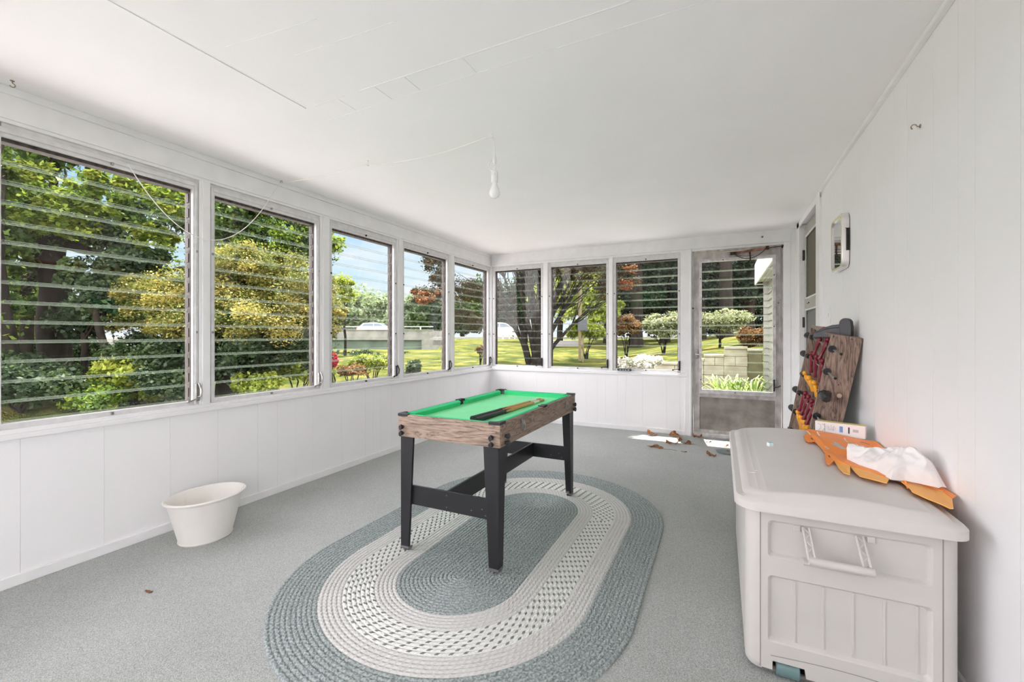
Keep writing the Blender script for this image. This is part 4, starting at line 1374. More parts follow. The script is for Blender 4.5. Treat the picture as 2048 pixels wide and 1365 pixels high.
# domed top as strips across
top = [inset(p, .046) for p in sec2]
b_ = bmesh.new()
vv = [b_.verts.new((p[0], p[1], 0)) for p in top]
b_.faces.new(vv)
for k in range(1, 24):
    x_ = lx0 + (lx1 - lx0) * k / 24
    bmesh.ops.bisect_plane(b_, geom=b_.verts[:] + b_.edges[:] + b_.faces[:], plane_co=(x_, 0, 0), plane_no=(1, 0, 0))
b_.verts.ensure_lookup_table()
b_.verts.index_update()
mb.raw([(v.co.x, v.co.y, zl(v.co.x)) for v in b_.verts], [tuple(v.index for v in f.verts) for f in b_.faces])
b_.free()
mb.box(lx0 + .03, lx1 - .03, ly0 + .03, ly1 - .03, LZ - .006, LZ + .003)
lid = mb.build('lid', M['lid'], db, smooth=True)
mb = MB()
for rr_ in (.016, .008):
    mb.tube([(.115 + rr_ * math.cos(2 * PI * i / 24), 1.93 + rr_ * math.sin(2 * PI * i / 24), zl(.115 + rr_ * math.cos(2 * PI * i / 24)) + .0) for i in range(25)], .0012, 5)
mb.build('embossed_ring', M['lid'], lid)
# handle: two ribbed arms and a bar, in a pocket of the upper field
hd_x0, hd_x1 = .242, .405
mb = MB()
mb.tube([(hd_x0 + .008, BY0 - .050, .438), (hd_x1 + .010, BY0 - .050, .438)], .0125, 14)
hb = mb.build('handle_bar', M['box'], db, smooth=True)
for xa in (hd_x0, hd_x1 - .022):
    mb = MB()
    for dx in (0, .018):
        mb.tube([(xa + dx, BY0 + .008, .520), (xa + dx + .008, BY0 - .050, .440)], .0036, 6)
    for k in range(5):
        t0 = k / 5; t1 = (k + 1) / 5
        a0 = Vector((xa + (0 if k % 2 == 0 else .018) + .008 * t0, BY0 + .008 - .058 * t0, .520 - .08 * t0))
        a1 = Vector((xa + (.018 if k % 2 == 0 else 0) + .008 * t1, BY0 + .008 - .058 * t1, .520 - .08 * t1))
        mb.tube([a0, a1], .002, 5)
    mb.raw([(xa, BY0 + .022, .512), (xa + .018, BY0 + .022, .512), (xa + .026, BY0 - .038, .428), (xa + .008, BY0 - .038, .428)], [(0, 1, 2, 3)])
    mb.build('handle_arm', M['box'], db)
mb = MB()
for xa in (hd_x0 - .026, hd_x1 + .006):
    mb.box(xa, xa + .020, BY0 + .006, BY0 + .016, .503, .523)
mb.build('handle_socket', M['box'], db, bevel=.002, pieces=True)
mb = MB()
mb.box(hd_x0 - .004, hd_x1 + .004, BY0 + .002, BY0 + .014, .405, .418)
mb.tube([(hd_x0, BY0 + .001, .408), (hd_x1, BY0 + .001, .408)], .009, 10)
mb.build('finger_ledge', M['box'], db, smooth=True)
# rollers
for xa in (fx0 + .046, fx1 - .12):
    mb = MB()
    mb.lathe([(.010, 0), (.026, .001), (.030, .004), (.030, .066), (.026, .069), (.010, .070)], (xa, BY0 + .028, .0305), 24, 'X')
    w_ = mb.build('roller', M['wheel'], db, smooth=True)
    mb = MB(); mb.tube([(xa - .012, BY0 + .028, .030), (xa + .082, BY0 + .028, .030)], .006, 8); mb.build('axle', M['rust'], w_)

# ------------------------------------------------------------------ things on the lid
def drape(poly, lift, thick, extra=None, res=.02):
    """outline in x, y laid over the domed lid, with thickness"""
    b_ = bmesh.new()
    vv = [b_.verts.new((x, y, 0)) for x, y in poly]
    b_.faces.new(vv)
    x0 = min(p[0] for p in poly); x1 = max(p[0] for p in poly); y0 = min(p[1] for p in poly); y1 = max(p[1] for p in poly)
    k = x0 + res
    while k < x1:
        bmesh.ops.bisect_plane(b_, geom=b_.verts[:] + b_.edges[:] + b_.faces[:], plane_co=(k, 0, 0), plane_no=(1, 0, 0)); k += res
    k = y0 + res * 1.5
    while k < y1:
        bmesh.ops.bisect_plane(b_, geom=b_.verts[:] + b_.edges[:] + b_.faces[:], plane_co=(0, k, 0), plane_no=(0, 1, 0)); k += res * 1.5
    bmesh.ops.triangulate(b_, faces=[f for f in b_.faces if len(f.verts) > 4])
    b_.verts.ensure_lookup_table(); b_.verts.index_update()
    n = len(b_.verts)
    P3 = []
    for v in b_.verts:
        z = zl(v.co.x) + lift + (extra(v.co.x, v.co.y) if extra else 0)
        P3.append((v.co.x, v.co.y, z))
    F3 = [tuple(v.index for v in f.verts) for f in b_.faces]
    be = [(e_.verts[0].index, e_.verts[1].index) for e_ in b_.edges if len(e_.link_faces) == 1]
    b_.free()
    vs = P3 + [(p[0], p[1], p[2] + thick) for p in P3]
    fs = [f[::-1] for f in F3] + [tuple(i + n for i in f) for f in F3] + [(a, b, b + n, a + n) for a, b in be]
    return vs, fs
cb = empty('cardboard_packaging', (.50, 2.3, .60), label='flattened orange printed cardboard packaging spread over the deck box lid', cat='cardboard')
def warp(x, y): return .004 + .010 * abs(math.sin(y * 7.3 + x * 5)) * (1 if x > .42 else .4)
main = [(.411, 2.785), (.511, 2.752), (.582, 2.735), (.689, 2.72), (.687, 2.514), (.690, 2.307), (.689, 1.990), (.690, 1.903), (.668, 1.872), (.672, 1.955), (.646, 1.977), (.591, 2.010), (.539, 1.973), (.493, 2.012), (.442, 2.054), (.406, 2.123), (.379, 2.049), (.370, 2.062), (.381, 2.158), (.403, 2.276), (.402, 2.377), (.398, 2.466), (.370, 2.438), (.362, 2.491), (.369, 2.573), (.393, 2.644)]
mb = MB(); v_, f_ = drape(main, .003, .003, warp); mb.raw(v_, f_); mb.build('printed_sheet', M['orange'], cb)
flaps = [[(.406, 2.123), (.428, 2.104), (.442, 2.047), (.417, 1.938), (.402, 1.950), (.399, 2.006)],
         [(.442, 2.047), (.493, 2.012), (.536, 1.965), (.510, 1.896), (.444, 1.927), (.440, 1.974)],
         [(.565, 1.956), (.568, 1.885), (.563, 1.852), (.585, 1.814), (.610, 1.788), (.625, 1.764), (.636, 1.774), (.668, 1.872), (.670, 1.934), (.646, 1.977), (.589, 2.003)]]
for i, fl_ in enumerate(flaps):
    mb = MB(); v_, f_ = drape(fl_, .0065, .003, lambda x, y: warp(x, y) * .6); mb.raw(v_, f_)
    mb.build('side_flap', M['orange_in'], cb)
mb = MB()
mb.tube([(.589, 2.003, zl(.589) + .014), (.575, 1.95, zl(.575) + .022), (.566, 1.90, zl(.566) + .012)], [.002, .004, .002], 6)
mb.build('folded_edge', M['orange'], cb)
mb = MB()
def bar(x0, y0, x1, y1, w):
    d = Vector((x1 - x0, y1 - y0, 0)); d.normalize(); nn = Vector((-d.y, d.x, 0)) * w / 2
    pl = [(x0 + nn.x, y0 + nn.y), (x1 + nn.x, y1 + nn.y), (x1 - nn.x, y1 - nn.y), (x0 - nn.x, y0 - nn.y)]
    v_, f_ = drape(pl, .0064, .0006, warp, .01); mb.raw(v_, f_)
for q in ((.408, 2.740, .405, 2.624, .006), (.451, 2.735, .440, 2.609, .006), (.554, 2.676, .543, 2.557, .006), (.585, 2.61, .572, 2.518, .003), (.599, 2.584, .591, 2.497, .003), (.606, 2.582, .598, 2.495, .003), (.613, 2.58, .603, 2.492, .003), (.632, 2.568, .612, 2.401, .008), (.62, 1.95, .58, 1.975, .003)):
    bar(*q)
mb.build('white_print', M['print_white'], cb, pieces=True)
mb = MB(); bar(.462, 2.44, .490, 2.36, .022); bar(.474, 2.47, .480, 2.43, .014); bar(.410, 2.42, .425, 2.33, .008); mb.build('grey_print', M['print_grey'], cb, pieces=True)
mb = MB()
for q in ((.394, 2.541, .393, 2.500), (.403, 2.205, .401, 2.172), (.612, 2.657, .645, 2.643)): bar(*q, .004)
mb.build('slot', M['print_dark'], cb, pieces=True)

# plastic bag: crumpled and puffed up against the wall, open end towards the window side
def make_bag():
    front = [(.456, 2.162, .648), (.478, 2.076, .648), (.517, 2.037, .647), (.536, 1.950, .646), (.576, 1.962, .645), (.616, 1.955, .642), (.660, 1.942, .638)]
    crest = [(.466, 2.190, .702), (.520, 2.165, .699), (.575, 2.145, .708), (.612, 2.085, .733), (.630, 2.040, .742), (.655, 1.985, .712), (.668, 1.945, .642)]
    back = [(.500, 2.330, .655), (.560, 2.300, .655), (.630, 2.260, .660), (.682, 2.200, .672), (.688, 2.130, .680), (.688, 2.040, .672), (.684, 1.955, .638)]
    nu, nv = 84, 44
    def samp(L, u):
        t = u * (len(L) - 1); i = min(int(t), len(L) - 2); f = t - i
        f = f * f * (3 - 2 * f) * .5 + f * .5
        return Vector(L[i]).lerp(Vector(L[i + 1]), f)
    vs = []
    for j in range(nv):
        v = j / (nv - 1)
        for i in range(nu):
            u = i / (nu - 1)
            F_, C_, B_ = samp(front, u), samp(crest, u), samp(back, u)
            if v < .55:
                t = v / .55; p = F_.lerp(C_, t); p.z = F_.z + (C_.z - F_.z) * math.sin(t * PI / 2) ** .8
            else:
                t = (v - .55) / .45; p = C_.lerp(B_, t); p.z = B_.z + (C_.z - B_.z) * math.cos(t * PI / 2) ** 1.2
            q = Vector((p.x * 9, p.y * 9, p.z * 9))
            r1 = 1 - abs(mnoise.noise(q * 1.3)) * 2; r2 = 1 - abs(mnoise.noise(q * 3.1 + Vector((4, 1, 7)))) * 2
            w = math.sin(PI * min(1, max(0, v))) ** .5 * min(1, (1 - u) / .12)
            p += Vector((-.35, -.55, .75)) * ((r1 - .5) * .026 + (r2 - .5) * .011) * w
            p.x = min(p.x, XR - .004)
            p.z = max(p.z, zl(p.x) + .017)
            vs.append(tuple(p))
    fs = [(j * nu + i, j * nu + i + 1, (j + 1) * nu + i + 1, (j + 1) * nu + i) for j in range(nv - 1) for i in range(nu - 1)]
    mb = MB(); mb.raw(vs, fs)
    n0 = len(vs)
    # far side of the film lying on the card, and an inner fold at the open end
    lay = [(x, y, zl(x) + .0165) for (x, y, z) in vs]
    mb.raw(lay, [f[::-1] for f in fs])
    mb.build('plastic_bag', M['bag'], smooth=True, label='crumpled translucent white plastic bag on the orange cardboard', cat='bag', weld=False)
make_bag()

# white carton with fine print at the far end of the lid
ct = empty('carton', (.56, 2.81, .60), rz=0, label='white printed carton at the far end of the deck box lid', cat='box')
Rz = rotm('Z', math.radians(-20)); cc = (.56, 2.79, .62)
mb = MB(); mb.box(.455, .665, 2.765, 2.815, zl(.56) + .006, zl(.56) + .070, Rz, cc); mb.build('box_body', M['carton'], ct, bevel=.001)
mb = MB(); mb.box(.457, .663, 2.767, 2.813, zl(.56) + .0701, zl(.56) + .0708, Rz, cc); mb.build('top_print', M['carton_y'], ct)
zc = zl(.56) + .020
mb = MB()
mb.box(.56, .574, 2.7643, 2.765, zc + .006, zc + .036, Rz, cc); mb.build('blue_print', M['print_blue'], ct)
mb = MB()
mb.box(.596, .602, 2.7643, 2.765, zc + .004, zc + .036, Rz, cc)
for k in range(4): mb.box(.5965, .6015, 2.7640, 2.7643, zc + .008 + k * .007, zc + .0105 + k * .007, Rz, cc)
for k in range(6): mb.box(.498 + k * .009, .4985 + k * .009, 2.7643, 2.765, zc + .008 + (k % 2) * .006, zc + .038 - (k % 3) * .005, Rz, cc)
mb.box(.497, .4985, 2.7643, 2.765, zc + .002, zc + .042, Rz, cc)
mb.build('dark_print', M['print_dark'], ct, pieces=True)
mb = MB(); mb.box(.615, .638, 2.7643, 2.765, zc + .014, zc + .028, Rz, cc)
for k in range(7): mb.box(.512 + k * .004, .5135 + k * .004, 2.7642, 2.765, zc + .010, zc + .034 - (k % 3) * .008, Rz, cc)
mb.build('grey_print', M['print_grey'], ct, pieces=True)
mb = MB()                                            # torn arched flaps at the left end
for k in range(2):
    pts = [(.458 + k * .018 + .014 * math.sin(a), 2.7635, zc + .002 + .040 * math.sin(a * .5 + .0)) for a in [i * PI / 10 for i in range(11)]]
    mb.tube(pts, .0012, 5)
mb.build('torn_flap', M['print_grey'], ct)
# chalk cube
ck = empty('chalk_cube', (.206, 2.356, zl(.206)), label='tiny white and teal cue chalk cube on the deck box lid', cat='chalk')
mb = MB(); mb.box(.196, .216, 2.346, 2.366, zl(.206) + .0005, zl(.206) + .016, rotm('Z', .5), (.206, 2.356, .6)); mb.build('wrapper', M['carton'], ck, bevel=.001)
mb = MB(); mb.box(.197, .215, 2.347, 2.365, zl(.206) + .016, zl(.206) + .018, rotm('Z', .5), (.206, 2.356, .6)); mb.build('chalk', M['teal'], ck)

# ------------------------------------------------------------------ foosball top leaning on the right wall
A6 = math.radians(6.0); AL = math.radians(9.6)
FY = Vector((0, math.cos(A6), math.sin(A6)))
FS = Vector((math.sin(AL), -math.cos(AL) * math.sin(A6), math.cos(AL) * math.cos(A6)))
FN = FS.cross(FY); FN.normalize()
if FN.x > 0: FN = -FN
FO = Vector((.505, 3.085, .002))
def fw_(y, s, n): return FO + FY * y + FS * s + FN * n
fb = empty('foosball_top', FO, label='wood-print foosball table top stood on end, leaning on the panelled wall', cat='foosball table')
def fbox(mb, y0, y1, s0, s1, n0, n1):
    mb.raw([fw_(y, s, n) for y in (y0, y1) for s in (s0, s1) for n in (n0, n1)],
           [(0, 1, 3, 2), (4, 6, 7, 5), (0, 4, 5, 1), (2, 3, 7, 6), (0, 2, 6, 4), (1, 5, 7, 3)])
def ftube(mb, pts, r, n=10): mb.tube([fw_(*p) for p in pts], r, n)
DEP = .145
mb = MB(); fbox(mb, 0, .016, 0, 1.155, 0, DEP); mb.build('side_panel', M['wood_z'], fb, bevel=.0015)
mb = MB(); fbox(mb, .594, .61, 0, 1.155, 0, DEP); mb.build('side_panel', M['wood_z'], fb, bevel=.0015)
mb = MB(); fbox(mb, .016, .594, 1.139, 1.155, .0, DEP); mb.build('end_panel', M['wood_z'], fb, bevel=.0015)
mb = MB(); fbox(mb, .016, .594, 0, .016, .0, DEP); mb.build('end_panel', M['wood_z'], fb, bevel=.0015)
mb = MB(); fbox(mb, .016, .594, .016, 1.139, .004, .010)
mb.build('playfield', mat('pale_grey_playfield', rgb(200, 204, 202), .4), fb)
mb = MB()
fbox(mb, .018, .592, .585, .588, .0102, .0108)
mb.build('centre_line', M['print_white'], fb)
screws = [(1.143, .05), (1.143, .132), (.88, .06), (.80, .048), (.62, .045), (.35, .045)]
mb = MB()
for s_, n_s in screws: mb.tube([fw_(-.0008, s_, n_s), fw_(.002, s_, n_s)], .0035, 8)
mb.build('screw', M['rust'], fb, pieces=True)
mb = MB(); mb.tube([fw_(-.002, .82, .045), fw_(.002, .82, .045)], .012, 14); mb.build('round_sticker', mat('pale_pink_sticker', rgb(214, 190, 178), .5), fb)
RN = .128
def man(rod, y, s, m_, ang=0.0):
    """a moulded player gripping the rod, feet hanging down"""
    mb = MB()
    ca, sa = math.cos(ang), math.sin(ang)
    def q(a, b, c):      # a along rod, b up the figure, c forward
        return fw_(y + a, s + b * ca - c * sa, RN + c * ca + b * sa)
    def rings(spec, n=10):
        vs = []
        for (b, ra, rc_, c0) in spec:
            for k in range(n):
                t = 2 * PI * k / n; vs.append(q(ra * math.cos(t), b, c0 + rc_ * math.sin(t)))
        fs = [(i * n + k, i * n + (k + 1) % n, (i + 1) * n + (k + 1) % n, (i + 1) * n + k) for i in range(len(spec) - 1) for k in range(n)]
        fs += [tuple(range(n))[::-1], tuple((len(spec) - 1) * n + k for k in range(n))]
        mb.raw(vs, fs)
    rings([(-.092, .011, .010, 0), (-.086, .013, .013, .0), (-.062, .007, .008, 0), (-.040, .010, .010, 0), (-.022, .017, .012, 0), (.0, .020, .015, 0), (.016, .023, .013, 0), (.023, .016, .010, 0), (.026, .006, .006, 0)])
    rings([(.024, .005, .005, 0), (.028, .012, .012, 0), (.037, .0145, .0145, 0), (.046, .012, .012, 0), (.051, .005, .005, 0)], 12)
    rings([(-.004, .030, .005, .002), (.012, .029, .007, .002)], 8)
    mb.build('player', m_, rod, smooth=True)
SR = [1.075, .945, .812, .682, .545, .407, .27, .13]
men = [('r', (.16, .36)), ('r', (.13, .30, .46)), ('y', (.14, .30, .46)), ('r', (.10, .21, .32, .43)), ('y', (.09, .20, .32, .44)), ('r', (.2, .4)), ('y', (.2, .4)), ('y', (.3,))]
for i, s_ in enumerate(SR):
    far = i in (0, 1, 3, 4)
    mb = MB()
    ya, yb = (-.21, .68) if far else (-.12, .66)
    ftube(mb, [(ya, s_, RN), (yb, s_, RN)], .0065, 10)
    rod = mb.build('rod', M['chrome'], fb, smooth=True)
    mb = MB()
    for (a, b) in ((-.010, .024), (.586, .622)):
        e0, e1 = (a - .003, a) if a < 0 else (b, b + .003)
        ftube(mb, [(e0, s_, RN), (e1, s_, RN), (e1, s_, RN), (b, s_, RN)] if a < 0 else [(a, s_, RN), (e0, s_, RN), (e0, s_, RN), (e1, s_, RN)], [.020, .020, .017, .017] if a < 0 else [.017, .017, .020, .020], 14)
    mb.build('bearing', M['black_plastic'], rod, smooth=True, pieces=True)
    mb = MB()
    for (a, b) in ((.03, .055), (.555, .58)):
        ftube(mb, [(a, s_, RN), (b, s_, RN)], .0145, 12)
    mb.build('bumper', M['black_plastic'], rod, smooth=True, pieces=True)
    mb = MB()
    if far: ftube(mb, [(.625, s_, RN), (.632, s_, RN + .002), (.70, s_, RN + .010), (.708, s_, RN + .010)], [.014, .020, .023, .014], 12)
    elif i == 2:
        ftube(mb, [(-.02, s_, RN), (-.03, s_, RN), (-.13, s_ - .0, RN), (-.14, s_, RN)], [.016, .022, .019, .012], 8)
        fbox(mb, -.060, -.012, s_ - .026, s_ + .026, .095, .130)
    else: ftube(mb, [(-.025, s_, RN), (-.035, s_, RN), (-.115, s_, RN), (-.12, s_, RN)], [.013, .016, .018, .012], 12)
    mb.build('grip', M['black_plastic'], rod, smooth=True)
    if far:
        mb = MB(); ftube(mb, [(-.212, s_, RN), (-.208, s_, RN)], .0072, 10); ftube(mb, [(-.2135, s_, RN), (-.212, s_, RN)], .0045, 8)
        mb.build('rod_end', M['dark_iron'], rod)
    for k, y_ in enumerate(men[i][1]):
        man(rod, y_, s_, M['red_man'] if men[i][0] == 'r' else M['yellow_man'], ang=(-.15, .1, .5, -.2, .25, 0, 0, 0)[i] + .03 * k)
mb = MB()
mb.tube([fw_(.592, .575 + .034 * math.sin(2 * PI * k / 24), .085 + .034 * math.cos(2 * PI * k / 24)) for k in range(25)], .004, 8)
mb.build('ball_ring', M['black_plastic'], fb, smooth=True)

# moulded plastic piece on top
gp = empty('plastic_housing', (.60, 3.26, 1.17), label='dark grey moulded plastic housing with a rounded arch on top of the foosball frame', cat='plastic part')
ex = Vector((.80, -.60, 0)).normalized(); ey = Vector((.60, .80, 0)).normalized()
G0 = Vector((.606, 3.135, 1.138))
def gpt(u, z, d): return G0 + ex * u + ey * d + Vector((0, 0, z))
mb = MB()
prof = [(-.105, .0), (-.098, .030), (-.05, .058), (0, .074), (.055, .080), (.062, .0)]
mb.prism(prof, gpt, -.045, .05); mb.build('body', M['grey_plastic'], gp, bevel=.006, bseg=3)
mb = MB()
arch = [(.048, 0)] + [(.048 + .034 - .034 * math.cos(t), .062 + .030 * math.sin(t)) for t in [i * PI / 10 for i in range(11)]] + [(.116, 0)]
arch = [(.052, .0), (.046, .075)] + [(.076 - .030 * math.cos(t), .082 + .030 * math.sin(t)) for t in [PI * .1 + i * PI * .8 / 8 for i in range(9)]] + [(.108, .06), (.106, .0)]
mb.prism(arch, gpt, -.060, -.030); mb.build('arch', M['black_plastic'], gp, bevel=.003)
mb = MB(); mb.tube([gpt(-.08, .030, -.0465), gpt(-.03, .052, -.0465), gpt(.04, .060, -.0465)], .0018, 6); mb.build('moulded_line', M['black_plastic'], gp)
mb = MB()
p = fw_(.40, 1.18, .105)
rp = empty('small_packet', p, label='tiny red and green packet on the top edge of the foosball frame', cat='packet')
mb.raw([fw_(y, s, n) for y in (.36, .44) for s in (1.156, 1.167) for n in (.09, .11)], [(0, 1, 3, 2), (4, 6, 7, 5), (0, 4, 5, 1), (2, 3, 7, 6), (0, 2, 6, 4), (1, 5, 7, 3)])
mb.build('red_end', M['red_plastic'], rp)
mb = MB()
mb.raw([fw_(y, s, n) for y in (.28, .36) for s in (1.156, 1.165) for n in (.09, .11)], [(0, 1, 3, 2), (4, 6, 7, 5), (0, 4, 5, 1), (2, 3, 7, 6), (0, 2, 6, 4), (1, 5, 7, 3)])
mb.build('green_end', M['green_label'], rp)

# ------------------------------------------------------------------ small things on the sill and floor
rm = empty('small_receiver', (-1.07, YB - .02, .722), label='small dark blue plastic box on the back window sill', cat='gadget')
mb = MB(); mb.box(-1.148, -.985, YB - .036, YB - .006, .7225, .748); mb.build('case', M['remote'], rm, bevel=.006)
mb = MB()
for k in range(4): mb.box(-1.12 + k * .032, -1.10 + k * .032, YB - .0372, YB - .036, .728, .738)
mb.build('front_marks', M['print_grey'], rm)
mb = MB(); mb.box(-1.14, -.995, YB - .034, YB - .008, .748, .7505); mb.build('top_cover', mat('worn_grey_lid', rgb(150, 152, 158), .4), rm)

sp = empty('dust_scoop', (.08, 4.72, 0), label='grey plastic dust scoop on the floor behind the deck box', cat='dustpan')
mb = MB()
pl = [(.085 + .13 * math.cos(t), 4.80 + .115 * math.sin(t)) for t in [PI * .95 + i * PI * 1.1 / 12 for i in range(13)]] + [(.21, 4.86), (.00, 4.875)]
mb.prism(pl, lambda u, v, t: (u, v, t), .001, .010)
mb.build('pan', M['scoop'], sp, bevel=.002)
mb = MB()
mb.tube([(.085 + .13 * math.cos(t), 4.80 + .115 * math.sin(t), .012) for t in [PI * .95 + i * PI * 1.1 / 12 for i in range(13)]], .005, 6)
mb.box(.085, .125, 4.46, 4.70, .001, .014)
mb.build('handle', M['scoop'], sp, smooth=True)

def dead_leaf(x, y, L_, W_, rz, curl, seed, label, stem=.0, lift=.0):
    r = empty('fallen_leaf', (x, y, 0), label=label, cat='leaf', group='dry leaves on the floor') if stem else None
    R_ = rotm('Z', rz)
    nu, nv = 14, 9
    rs = random.Random(seed); ph = rs.random() * 6
    vs = []
    for j in range(nv):
        v = -1 + 2 * j / (nv - 1)
        for i in range(nu):
            u = i / (nu - 1)
            w = W_ * (math.sin(PI * min(1, u * .92 + .05)) ** .8) * (1 + .35 * math.sin(u * 17 + ph) * abs(v))
            px_ = (u - .5) * L_; py_ = v * w / 2
            z = .002 + curl * (abs(v) ** 1.6) * (.6 + .5 * math.sin(u * 5 + ph)) + .35 * curl * abs(math.sin(u * 6 + ph)) + lift * u
            p = R_ @ Vector((px_, py_ * (1 - .35 * abs(v)), 0))
            vs.append((x + p.x, y + p.y, max(.0015, z)))
    fs = [(j * nu + i, j * nu + i + 1, (j + 1) * nu + i + 1, (j + 1) * nu + i) for j in range(nv - 1) for i in range(nu - 1)]
    mb = MB(); mb.raw(vs, fs)
    if stem: o = mb.build('blade', M['dead_leaf'], r, smooth=True)
    else: o = mb.build('fallen_leaf', M['dead_leaf'], None, smooth=True, label=label, cat='leaf', group='dry leaves on the floor')
    md = o.modifiers.new('thick', 'SOLIDIFY'); md.thickness = .0008; md.offset = 1
    if stem:
        a = R_ @ Vector((L_ / 2, 0, 0)); b = R_ @ Vector((L_ / 2 + stem, stem * .2, 0))
        mb = MB(); mb.tube([(x + a.x, y + a.y, .004), (x + (a.x + b.x) / 2, y + (a.y + b.y) / 2, .010), (x + b.x, y + b.y, .006)], .0013, 5)
        mb.build('stalk', M['dead_leaf'], r)
dead_leaf(-.715, 5.22, .11, .09, .3, .05, 1, 'curled orange-brown leaf on the floor against the baseboard', 0, .0)
dead_leaf(-.48, 5.27, .12, .09, -.3, .045, 2, 'dark brown curled leaf on the floor beside the casing of the glass back door')
dead_leaf(-.41, 5.10, .09, .07, 1.3, .04, 3, 'leaf lying at the door end of the sunlit stripe', 0)
dead_leaf(-.47, 4.90, .12, .05, .3, .03, 4, 'narrow brown leaf on the near edge of the sunlit stripe')
dead_leaf(-.335, 4.97, .10, .06, -.1, .03, 5, 'brown leaf on the carpet between the sunlit stripe and the sunlit patch')
dead_leaf(-.61, 4.66, .17, .06, -.25, .025, 6, 'long curled brown leaf with its stalk, nearest on the open carpet', .13)
dead_leaf(-.245, 5.36, .10, .07, .2, .03, 7, 'dark leaf in the corner at the foot of the back door')
dead_leaf(-.085, 4.58, .09, .06, -.4, .03, 8, 'light brown leaf on the carpet beside the dust scoop handle')
dead_leaf(-.120, 5.14, .05, .025, .2, .015, 9, 'small leaf scrap in the sunlit patch before the door')
dead_leaf(.05, 5.04, .06, .02, .9, .015, 10, 'small dark twiggy scrap in the sunlit patch, nearer the deck box')
dead_leaf(.085, 4.82, .07, .05, .5, .02, 11, 'brown leaf lying in the dust scoop', 0)
dead_leaf(-.33, 4.62, .05, .02, -.2, .008, 12, 'tiny dark leaf crumb beside the stalk of the long leaf')
dead_leaf(-2.31, 1.06, .035, .02, .4, .006, 13, 'tiny tan leaf scrap alone on the carpet in front of the tub')

# ------------------------------------------------------------------ outdoors
FWD = np.array([-math.sin(YAW), math.cos(YAW)]); RGT = np.array([math.cos(YAW), math.sin(YAW)])
def smooth(a, b, x):
    t = np.clip((x - a) / (b - a), 0, 1); return t * t * (3 - 2 * t)
def ground_h(X, Y):
    X = np.asarray(X, float); Y = np.asarray(Y, float)
    d = np.hypot(np.maximum(0, -3.1 - X), np.maximum(0, Y - 5.5))
    h = -.42 + 1.42 * (1 - np.exp(-d / 18.0))
    fw = X * FWD[0] + Y * FWD[1]; la = X * RGT[0] + Y * RGT[1]
    # the cutting under the bridge
    cut = smooth(-6.5, -9.5, la / np.maximum(fw, 1) * 45) * smooth(22, 36, fw)
    h = h - 3.6 * cut
    # terrace held by the block wall
    tw = smooth(-4.5, -1.2, X)
    gate = np.where(X > -1.3, (Y > 9.75) * 1.0, smooth(7.0, 12.0, Y))
    ht = .50 + .15 * np.clip(X + 1.3, 0, 2.2) + .022 * np.clip(Y - 9.7, 0, 25)
    h = h * (1 - tw * gate) + np.maximum(h, ht) * tw * gate
    # yard below the wall
    yard = (X > -1.3) * (Y <= 9.75)
    h = np.where(yard, np.minimum(h, -.12), h)
    return h
def gh(x, y): return float(ground_h(x, y))
def at(px, D): 
    la = (px - 1024) / 873.0 * D
    return FWD * D + RGT * la

def make_ground():
    xs = np.concatenate([np.arange(-90, -20, 2.0), np.arange(-20, 4, .33), np.arange(4, 60, 2.5)])
    ys = np.concatenate([np.arange(-40, -6, 3.0), np.arange(-6, 24, .33), np.arange(24, 110, 2.0)])
    XX, YY = np.meshgrid(xs, ys, indexing='ij')
    ZZ = ground_h(XX, YY)
    house = (XX > -3.02) & (XX < .82) & (YY > -3.1) & (YY < 5.5)
    ZZ = np.where(house, -.42, ZZ)
    pv = (XX > -5.4) & (YY < 9.6) & (YY > 5) & (XX < -1.3)
    pv |= (XX > -9.6) & (XX < -3) & (YY < 2.6) | (XX > -7.6) & (XX < -3) & (YY < 6.4)
    ZZ = np.where(pv, np.minimum(ZZ, -.41), ZZ)
    n1, n2 = XX.shape
    V = np.stack([XX, YY, ZZ], -1).reshape(-1, 3)
    ii, jj = np.meshgrid(np.arange(n1 - 1), np.arange(n2 - 1), indexing='ij')
    a = (ii * n2 + jj).ravel()
    F_ = np.stack([a, a + n2, a + n2 + 1, a + 1], -1)
    me = bpy.data.meshes.new('ground')
    me.vertices.add(len(V)); me.vertices.foreach_set('co', V.ravel())
    me.loops.add(F_.size); me.loops.foreach_set('vertex_index', F_.ravel().astype(np.int32))
    me.polygons.add(len(F_)); me.polygons.foreach_set('loop_start', np.arange(0, F_.size, 4, dtype=np.int32))
    me.update(calc_edges=True)
    me.polygons.foreach_set('use_smooth', [True] * len(me.polygons))
    me.materials.append(M['grass'])
    o = bpy.data.objects.new('ground', me); COL.objects.link(o); setp(o, kind='structure')
make_ground()
# unseen pale ground added round the porch to bounce light indoors
mb = MB()
mb.box(-9.0, -4.7, -9, 2.2, -.50, -.36); mb.box(-7.2, -4.7, 2.2, 6.0, -.50, -.36); mb.box(-5, -4.0, 6.0, 9.2, -.50, -.36); mb.box(-3.04, 5, -9, -3.12, -.50, -.36); mb.box(.84, 5, -3.12, .5, -.50, -.36); mb.box(-3.04, -1.3, 7.2, 9.2, -.50, -.36); mb.box(-1.3, .75, 6.4, 8.4, -.30, -.09)
mb.build('ground_bounce', M['bounce_ground'], kind='structure')
mb = MB(); mb.box(-4.7, -3.04, -9, 6.0, -.50, -.37); mb.box(-3.04, -1.3, 5.53, 7.2, -.50, -.37); mb.box(-1.3, .75, 5.53, 6.4, -.3, -.1); mb.build('ground_dim_strip', M['dim_ground'], kind='structure')  # dark unseen strip, added to cut bounce light on the ceiling

